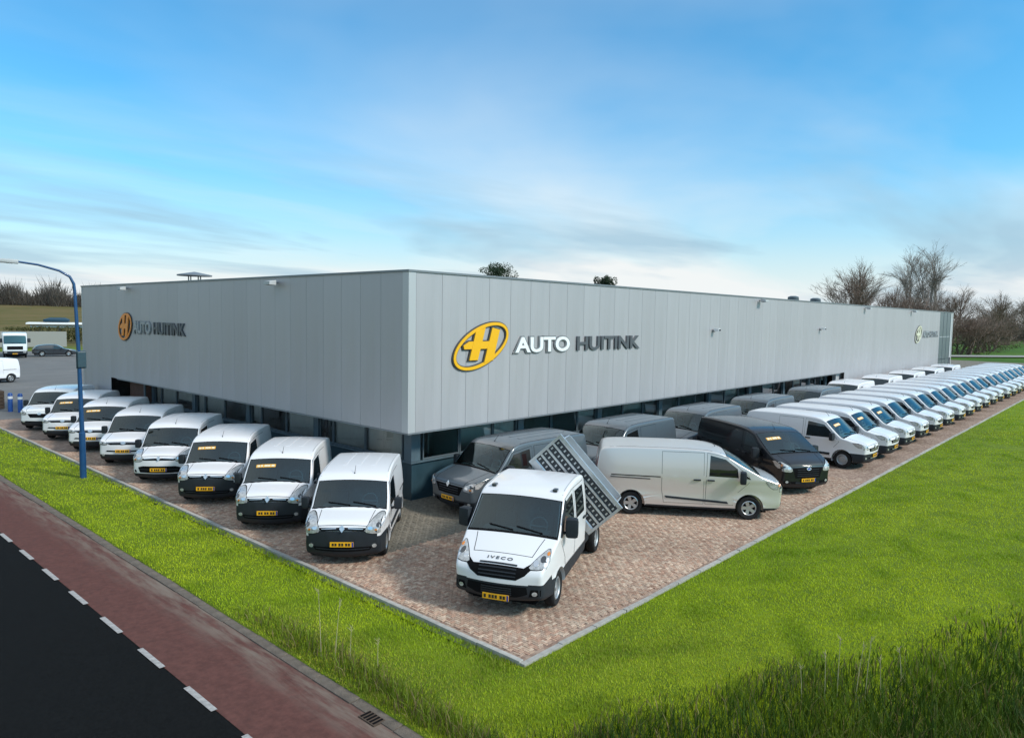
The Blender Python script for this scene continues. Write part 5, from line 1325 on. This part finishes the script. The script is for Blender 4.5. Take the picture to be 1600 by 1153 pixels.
# headboard: frame, slats with punched holes between
HB = 1.12
for sg in (1, -1): bb('headboard_post', bx1, bx1+.06, sg*(bedW/2-.03)-.03, sg*(bedW/2-.03)+.03, .10, HB, 'aluminium', .004)
bb('headboard_rail', bx1, bx1+.06, -bedW/2+.062, bedW/2-.062, HB-.09, HB, 'aluminium', .004)
bb('headboard_rail', bx1, bx1+.06, -bedW/2+.062, bedW/2-.062, .10, .25, 'aluminium', .004)
nsl = 4
for k in range(nsl):
    z0 = .25+(HB-.34)*k/nsl; z1 = .25+(HB-.34)*(k+1)/nsl
    if k: bb('headboard_slat', bx1+.01, bx1+.05, -bedW/2+.062, bedW/2-.062, z0-.024, z0+.024, 'aluminium')
    # perforated strip: dark back sheet, short bars between the holes
    bb('perforated_strip', bx1+.014, bx1+.022, -bedW/2+.062, bedW/2-.062, z0+.026, z1-.026, 'steel_dark')
    pbm = bmesh.new()
    for j in range(17):
        y = -bedW/2+.12+j*(bedW-.24)/16
        add_box(pbm, bx1+.024, bx1+.036, y-.62-.018, y-.62+.018, (z0+z1)/2-.030, (z0+z1)/2+.030)
    link('bolt_row', bm_mesh(pbm, 'bolt_row'), bed, MATS['aluminium'])
# hydraulic ram
bm = bmesh.new(); add_tube(bm, [(rx+.4, 0, .75), (rx+.4, .02, 1.15)], .09, 12); add_tube(bm, [(rx+.4, .02, 1.13), (rx+.4, .06, 1.62)], .055, 12)
link('hydraulic_ram', bm_mesh(bm, 'hydraulic_ram', 40), truck, MATS['steel_dark'])
a = rad(HD); fr = Vector((-3.46, -6.77)); truck.rotation_euler = (0, 0, a); truck.location = (fr.x-math.cos(a)*Lh, fr.y-math.sin(a)*Lh, 0)
tag(truck, 'white crew cab tipper truck with its slatted aluminium bed tipped sideways', 'truck')
# ================================================================== LAMP POST AND YARD THINGS
lp = empty('street_lamp', (-5.02, 10.89, 0)); tag(lp, 'tall blue steel lamp post with curved arm on the grass verge', 'street lamp')
bm = bmesh.new(); add_tube(bm, [(0, 0, -.3), (0, 0, 1.5), (0, 0, 1.52), (-.04, 0, 4.2), (-.10, .02, 6.15)], [.105, .10, .075, .062, .05], 12); link('post', bm_mesh(bm, 'post', 40), lp, MATS['post_blue'])
bm = bmesh.new()
add_tube(bm, [(-.10, .02, 6.15), (-.12, .03, 6.45), (-.22, .06, 6.68), (-.50, .13, 6.86), (-1.05, .27, 7.02), (-1.60, .38, 7.09)], [.05, .046, .042, .038, .035, .032], 10); link('arm', bm_mesh(bm, 'arm', 40), lp, MATS['post_blue'])
bm = bmesh.new(); add_box(bm, -.40, .40, -.13, .13, -.06, .07, None, .03)
for v in bm.verts:
    if v.co.x < -.2: v.co.y *= .75; v.co.z *= .7
h = link('lamp_head', bm_mesh(bm, 'lamp_head', 40), lp, MATS['joint_grey']); h.location = (-1.95, .46, 7.10); h.rotation_euler = (0, rad(3), rad(-13))
box('lens', -.30, .25, -.09, .09, -.072, -.062, MATS['lamp_clear'], h)
# sign boxes facing along the road
box('back_board', -.13, .17, -.05, -.02, 3.66, 4.26, MATS['plinth'], lp, .01)
box('sign_case', -.11, .15, -.13, -.055, 3.70, 4.22, MATS['plinth'], lp, .02); box('clamp', -.09, .09, -.03, .09, 3.9, 4.0, MATS['steel_dark'], lp)
# blue bollards and brown bin at the yard entrance
for (x, y, lab) in ((-2.62, 30.6, 'left one of two short blue posts at the yard entrance'), (-2.30, 30.0, 'right one of two short blue posts at the yard entrance')):
    b_ = empty('bollard', (x, y, 0)); tag(b_, lab, 'bollard', 'blue posts')
    bm = bmesh.new(); add_tube(bm, [(0, 0, -.1), (0, 0, .95), (0, 0, 1.02)], [.12, .12, .07], 12); link('post', bm_mesh(bm, 'post', 40), b_, MATS['blue_paint'])
    bm = bmesh.new(); add_tube(bm, [(0, 0, .70), (0, 0, .84)], .124, 12); link('band', bm_mesh(bm, 'band', 40), b_, MATS['letter_white'])
bn = empty('planter_box', (-3.45, 32.6, 0)); tag(bn, 'dark brown box at the left edge beside the blue posts', 'planter')
for k in range(5): box('plank', -.9, .9, -.5+k*.001, .5-k*.001, .02+k*.2, .20+k*.2, MATS['rust_brown'], bn, .01)
# yard vehicles
index_kids()
yv = copy_tree(kw)
park(yv, kangoo, (-2.1, 48.9), 195, 'white van cut off by the left picture edge in the yard', None); 
car_sp = dict(L=4.6, W=1.80, H=1.45, R=.32, axles=(.90, 3.6), zb=.85, tumble=.22, nose=(.9, .12), tail=(.6, .10), paint='paint_dark', c=(2.2, .62),
    keys=K((.30,.18,.04,.05),(.06,.22,.12,.10),(.0,.40,.15,.12),(.02,.58,.15,.12),(.12,.72,.12,.12),(.60,.83,.08,.10),(1.20,.93,.07,.08),(1.32,.97,.08,.06),(1.75,1.25,.07,.07),(2.10,1.40,.05,.10),(2.6,1.45,.04,.10),(3.5,1.42,.04,.10),(4.15,1.30,.04,.10),(4.40,1.00,.04,.10),(4.56,.85,.04,.10),(4.60,.50,.04,.08),(4.5,.26,.03,.05),(2.2,.18,0,.04)),
    cuts=[('z', .30)], classes=lambda s, y, z: 'sill' if z < .30 else 'body', screen=(1.28, 2.02), cabin=False, zmin=.8,
    grilles=[[(-.40, .45), (.40, .45), (.42, .58), (-.42, .58)]], headlight=[(.50, .56), (.55, .66), (.80, .70), (.84, .60)], lamps=((0, 0, .03, 'lamp_bulb', 'reflector'),), plate_z=.36,
    door=[(1.38, .30), (1.36, .90), (1.80, 1.20), (2.45, 1.34), (2.45, .30)], window=[(1.60, .92), (1.85, 1.16), (2.40, 1.30), (2.40, .92)], handle=(2.3, .82),
    slider=[(2.50, .30), (2.50, 1.34), (3.20, 1.32), (3.50, .92), (3.25, .45), (3.20, .30)], handle2=(3.2, .82), stripe=[[(2.55, .92), (2.55, 1.30), (3.15, 1.28), (3.95, 1.12), (3.9, .94)]], mirror=(1.62, .98), mirror_s=.65, tail_lamp=(.75, .92), wheel='five')
car = make_van(car_sp, 'parked_car'); park(car, car_sp, (15.9, 82.4), -12, 'dark estate car parked across the far end of the yard', None); car['category'] = 'car'
lorry_sp = dict(L=2.3, W=2.35, H=2.9, R=.46, axles=(1.25, 9.0), zb=1.5, tumble=.06, nose=(.5, .12), tail=(.3, .02), paint='paint_offwhite', c=(1.1, 1.4),
    keys=K((.25,.35,.05,.05),(.05,.40,.08,.10),(.0,.60,.08,.12),(.0,1.0,.08,.12),(.02,1.35,.08,.12),(.06,1.60,.08,.10),(.16,2.1,.08,.10),(.32,2.65,.06,.12),(.55,2.84,.04,.12),(1.2,2.90,.03,.12),(2.0,2.90,.03,.12),(2.24,2.80,.02,.10),(2.3,2.3,.01,.08),(2.3,1.0,.01,.08),(2.24,.45,.0,.05),(1.1,.36,0,.04)),
    cuts=[('z', .80)], classes=lambda s, y, z: 'front_bumper' if z < .80 else 'body', screen=(.06, .26), aerial=False, cabin=False,
    grilles=[[(-.75, .95), (.75, .95), (.75, 1.35), (-.75, 1.35)]], slats=2, headlight=[(.74, .58), (.74, .74), (1.05, .74), (1.05, .58)], lamps=((0, 0, .05, 'lamp_bulb', 'reflector'),), plate_z=.5,
    door=[(.70, .55), (.70, 2.45), (1.85, 2.45), (1.85, .55)], window=[(.78, 1.60), (.85, 2.35), (1.75, 2.35), (1.75, 1.60)], handle=(1.7, 1.4), mirror=(.5, 2.0), mirror_s=1.4, tail_lamp=(1.0, 1.1), wheel='steel', track=1.0)
lorry_sp['screen'] = (.075, .30)
lor = make_van(lorry_sp, 'parked_lorry'); ll = 1.15
for sg in (1, -1):
    box('chassis_rail', -6.6, -.9, sg*.42-.05, sg*.42+.05, .75, 1.0, MATS['steel_dark'], lor); add_wheel(lor, -4.6, sg*.98, .46, 'steel')
box('load_bed', -7.0, -1.3, -1.2, 1.2, 1.02, 1.14, MATS['aluminium'], lor)
box('cargo_box', -7.0, -1.3, -1.2, 1.2, 1.142, 2.75, MATS['paint_offwhite'], lor, .03)
lor.rotation_euler = (0, 0, rad(258)); lor.location = (9.4, 81.8, 0); tag(lor, 'white lorry parked facing the camera at the far left of the yard', 'lorry')

# ================================================================== VEGETATION
def leaf_cloud(name, centers, n, size, cols, parent, seed=1, m='leaf'):
    rng = np.random.default_rng(seed)
    c = np.array(centers, float); idx = rng.integers(0, len(c), n)
    d = rng.normal(size=(n, 3)); d /= np.linalg.norm(d, axis=1)[:, None]; r = rng.uniform(0.35, 1.0, n)**0.5
    p = c[idx, :3] + d*r[:, None]*c[idx, 3:6]
    u = rng.normal(size=(n, 3)); u /= np.linalg.norm(u, axis=1)[:, None]; w = np.cross(u, rng.normal(size=(n, 3))); w /= np.linalg.norm(w, axis=1)[:, None]
    s = size*rng.uniform(.5, 1.4, n)[:, None]
    V_ = np.stack([p-u*s, p+w*s*.55, p+u*s, p-w*s*.55], 1).reshape(-1, 3)
    me = bpy.data.meshes.new(name); me.from_pydata(V_.tolist(), [], np.arange(4*n).reshape(-1, 4).tolist())
    cc = np.array(cols)[rng.integers(0, len(cols), n)]*rng.uniform(.7, 1.3, n)[:, None]
    at = me.color_attributes.new('tint', 'FLOAT_COLOR', 'POINT'); at.data.foreach_set('color', np.concatenate([np.repeat(cc, 4, 0), np.ones((4*n, 1))], 1).astype('f').ravel())
    return link(name, me, parent, MATS[m])
def bare_tree(name, H, seed, levels=5, spread=.55, droop=0.0, bark='bark', thick=.03, multi=1, twig=.010):
    """leafless tree: trunk (> limbs of the first orders) and a crown of fine twigs"""
    rnd = random.Random(seed); root = empty(name)
    tb_, cb_ = bmesh.new(), bmesh.new()
    def grow_(p, d, l, r, lev):
        n = 3; pts = [p]; rr = [r]
        for k in range(n):
            d = (d+Vector((rnd.gauss(0, .13), rnd.gauss(0, .13), rnd.gauss(.04, .08)-droop*(lev > 2)))).normalized(); pts.append(pts[-1]+d*l/n); rr.append(max(twig, r*(1-.38*(k+1)/n)))
        add_tube(tb_ if lev < 2 else cb_, pts, rr, 7 if lev < 2 else (4 if lev < 4 else 3), cap=False)
        if lev >= levels: return
        nb = rnd.choice((3, 4)) if lev else rnd.choice((5, 6))
        for k in range(nb):
            t = rnd.uniform(.35 if lev else .3, 1.0); i = min(int(t*n), n-1); q = pts[i].lerp(pts[i+1], t*n-i)
            a = rnd.uniform(0, 6.283); ax = d.cross(Vector((math.cos(a), math.sin(a), .3))).normalized()
            nd = (Matrix.Rotation(rnd.uniform(spread*.6, spread*1.4), 3, ax) @ d).normalized()
            grow_(q, nd, l*rnd.uniform(.55, .78), rr[i]*rnd.uniform(.45, .65), lev+1)
        grow_(pts[-1], d, l*.7, rr[-1]*.9, lev+1)
    for k in range(multi):
        a = rnd.uniform(0, 6.28); grow_(Vector((.3*k*math.cos(a), .3*k*math.sin(a), -.2)), Vector((.18*math.cos(a)*(multi > 1), .18*math.sin(a)*(multi > 1), 1)).normalized(), H*.36, H*thick, 0)
    t = link('trunk', bm_mesh(tb_, 'trunk', 60), root, MATS[bark]); link('crown', bm_mesh(cb_, 'crown', 60), root, MATS[bark]); return root
tA = bare_tree('bare_tree', 13, 3, 5, .50, .02, 'bark', .022); tB = bare_tree('bare_tree', 15, 8, 5, .38, .05, 'birch_bark', .018); tC = bare_tree('bare_bush', 7, 5, 4, .7, 0, 'bark', .022, multi=4)
index_kids()
def ray(px, dist, z=0):
    d = fwd + r2*((px-800)/1111.45); d.z = 0; d.normalize(); return (CAM.x+d.x*dist, CAM.y+d.y*dist, z)
used = set()
def plant(proto, px, dist, s, rz, lab, cat, grp, wide=1.0):
    o = proto if proto.name not in used else copy_tree(proto); used.add(proto.name)
    o.location = ray(px, dist); o.scale = (s*wide, s*wide, s); o.rotation_euler = (0, 0, rz); tag(o, lab, cat, grp); return o
GT = 'leafless trees beyond the far end of the building'
plant(tB, 1455, 183, 1.62, .3, 'tallest thin leafless tree beyond the far end of the building', 'tree', GT, .95)
plant(tA, 1322, 167, 1.48, 1.1, 'wide leafless tree rising over the roof, leftmost of the trees at the right', 'tree', GT, 1.1)
plant(tB, 1345, 174, 1.18, 2.3, 'slim leafless tree just right of the leftmost one over the roof', 'tree', GT, 1.2)
plant(tB, 1408, 194, 1.63, 4.0, 'pale hazy leafless tree left of the tallest one', 'tree', GT, .8)
plant(tA, 1388, 174, 1.15, 3.0, 'brownish leafless tree between the wide and the pale one over the roof', 'tree', GT, 1.1)
plant(tA, 1432, 161, 0.96, 5.0, 'low spreading leafless tree over the far roof corner', 'tree', GT, 1.3)
plant(tA, 1482, 186, 1.12, 2.0, 'leafless tree right behind the far building corner', 'tree', GT, 1.2)
plant(tA, 1552, 232, 1.15, .5, 'round leafless tree right of the far building corner', 'tree', GT, 1.3)
plant(tA, 1598, 294, 1.31, 1.9, 'leafless tree cut off by the right picture edge', 'tree', GT, 1.3)
GB = 'leafless shrubs beyond the far end of the building'
for k, (px, d, s, w) in enumerate(((1500, 168, 1.38, 1.2), (1522, 183, 1.33, 1.3), (1545, 195, 1.23, 1.3), (1470, 162, 1.45, 1.2), (1568, 262, 1.38, 1.5), (1440, 159, 1.38, 1.2), (1412, 156, 1.38, 1.2), (1380, 154, 1.38, 1.2), (1350, 153, 1.30, 1.2))):
    plant(tC, px, d, s, k*1.3, ('brown leafless shrub touching the far building corner', 'brown leafless shrub second right of the far building corner', 'brown leafless shrub third right of the far building corner', 'brown leafless shrub showing over the last stretch of roof', 'farther leafless shrub by the green field at the right edge', 'leafless shrub over the roof below the tallest tree', 'leafless shrub over the roof below the pale hazy tree', 'leafless shrub over the roof between the leafless trees', 'leafless shrub over the roof by the leftmost leafless tree')[k], 'shrub', GB, w)
# dark undergrowth under the shrubs
und = leaf_cloud('undergrowth', [(*ray(px, d, .9)[:2], .9, 4.5, 4.5, 1.9) for px, d in ((1498, 168), (1512, 172), (1526, 180), (1540, 190), (1556, 205), (1574, 235))], 5200, .13, [(.075, .045, .032), (.095, .06, .04), (.05, .055, .03)], None, 4)
tag(und, 'brown undergrowth below the leafless shrubs by the far corner', 'undergrowth', kind='stuff')
# evergreens showing over the roof
def pine(px, dist, top, w, lab, seed):
    x, y, _ = ray(px, dist); r = empty('pine_tree', (x, y, 0)); tag(r, lab, 'tree')
    bm = bmesh.new(); add_tube(bm, [(0, 0, -.2), (.1, 0, top*.5), (0, .1, top*.93)], [.30, .22, .06], 8)
    for k in range(7):
        a = k*2.4; add_tube(bm, [(0, .05, top*(.60+.04*k)), (w*.7*math.cos(a), w*.7*math.sin(a), top*(.70+.03*k))], [.09, .03], 5)
    link('trunk', bm_mesh(bm, 'trunk', 50), r, MATS['bark'])
    rg = random.Random(seed); cs_ = []
    for k in range(30):
        a, q = rg.uniform(0, 6.28), rg.uniform(.1, .9)*w
        cs_.append((q*math.cos(a), q*math.sin(a), top*rg.uniform(.72, .95)-q*.12, w*rg.uniform(.22, .4), w*rg.uniform(.22, .4), top*rg.uniform(.03, .06)))
    leaf_cloud('crown', cs_, 5200, .085, [(.020, .040, .018), (.030, .055, .022), (.040, .062, .030)], r, seed)
pine(779, 85, 12.4, 2.9, 'dark evergreen crown showing over the roof near the large sign', 3); pine(943, 90, 11.3, 1.35, 'small dark evergreen tip showing over the middle of the right roof', 6)
# hedge and covered goods behind the yard
hx, hy, _ = ray(86, 146)
hd = empty('hedge', (hx, hy, 0)); hd.rotation_euler = (0, 0, rad(-20)); tag(hd, 'clipped brown green hedge at the back of the yard', 'hedge')
leaf_cloud('foliage', [(x, 0, 1.4, 1.0, 1.0, 1.4) for x in np.linspace(-6.5, 16, 26)], 9000, .14, [(.085, .085, .025), (.11, .095, .035), (.06, .07, .02)], hd, 9)
bm = bmesh.new()
for x in np.linspace(-6.5, 16, 15): add_tube(bm, [(x, 0, -.1), (x, .05, 1.9)], [.06, .03], 5)
link('stems', bm_mesh(bm, 'stems'), hd, MATS['bark'])
bo = empty('covered_boat', (hx+2.5, hy+6, 0)); bo.rotation_euler = (0, 0, rad(-20)); tag(bo, 'white hull under a blue cover behind the hedge', 'boat')
bm = bmesh.new(); add_box(bm, -5.0, 6.0, -1.3, 1.3, 2.3, 3.30, None, .35)
for v in bm.verts:
    if v.co.z < 2.7: v.co.y *= .5; v.co.x *= .88
link('hull', bm_mesh(bm, 'hull', 50), bo, MATS['tarp_white'])
bm = bmesh.new(); add_box(bm, -2.4, 1.6, -1.1, 1.1, 3.31, 4.15, None, .35)
for v in bm.verts:
    if v.co.z > 4: v.co.x *= .7; v.co.y *= .6
link('cover', bm_mesh(bm, 'cover', 50), bo, MATS['tarp_blue'])
for x in (-3, 0, 3): box('trestle', x-.1, x+.1, -.9, .9, 0, 2.32, MATS['steel_dark'], bo)
# pale low wall behind the lorry
wl_ = box('yard_wall', -8, 8, -.15, .15, 0, 2.3, MATS['far_field_concrete'], None); wl_.location = (*ray(5, 128)[:2], 0); wl_.rotation_euler = (0, 0, rad(-18)); tag(wl_, 'pale concrete wall behind the lorry at the left', 'wall')
# far wood on the skyline (one mass)
def wood(name, lab, pxs, d0, d1, h0, h1, n, seed, zfun):
    rng = np.random.default_rng(seed); bm_v, bm_f, cc = [], [], []
    for _ in range(n):
        px = rng.uniform(*pxs); d = rng.uniform(d0, d1); x, y, _z = ray(px, d); z = float(zfun(x, y)); h = rng.uniform(h0, h1)*(0.75+0.25*math.sin(px*.09)+.15*math.sin(px*.31))
        k0 = rng.uniform(.7, 1.3); base = np.array([.105, .088, .072])*k0
        for j in range(26):
            a, q = rng.uniform(0, 6.28), rng.uniform(0, 1)**.6*h*.28; zz = z+h*rng.uniform(-.06, .62); l = h*rng.uniform(.15, .38); w = rng.uniform(.05, .16)
            p = np.array([x+q*math.cos(a), y+q*math.sin(a), zz]); dr = np.array([math.cos(a)*.35+rng.normal(0, .2), math.sin(a)*.35+rng.normal(0, .2), 1.0]); sd_ = np.array([r2.x, r2.y, 0])*w if rng.uniform() < .5 else np.array([-r2.y, r2.x, 0])*w
            k = len(bm_v); bm_v += [tuple(p-sd_), tuple(p+sd_), tuple(p+dr*l)]; bm_f.append((k, k+1, k+2)); cc += [(*(base*rng.uniform(.7, 1.3)), 1)]*3
        k = len(bm_v); sd_ = np.array([r2.x, r2.y, 0])*.16
        p = np.array([x, y, z-.3]); bm_v += [tuple(p-sd_), tuple(p+sd_), tuple(p+np.array([0, 0, h*.8]))]; bm_f.append((k, k+1, k+2)); cc += [(*base, 1)]*3
    me = bpy.data.meshes.new(name); me.from_pydata(bm_v, [], bm_f); at = me.color_attributes.new('tint', 'FLOAT_COLOR', 'POINT'); at.data.foreach_set('color', np.array(cc, 'f').ravel())
    o = link(name, me, None, MATS['leaf']); tag(o, lab, 'wood', kind='stuff')
wood('far_wood', 'leafless wood on the skyline at the left', (-260, 160), 275, 330, 5.0, 11.0, 1100, 2, ground_h)
wood('far_wood', 'distant leafless wood on the skyline at the right edge', (1500, 1760), 330, 460, 10, 17, 700, 5, lambda x, y: 0)

bpy.data.scenes.remove(_tmp)
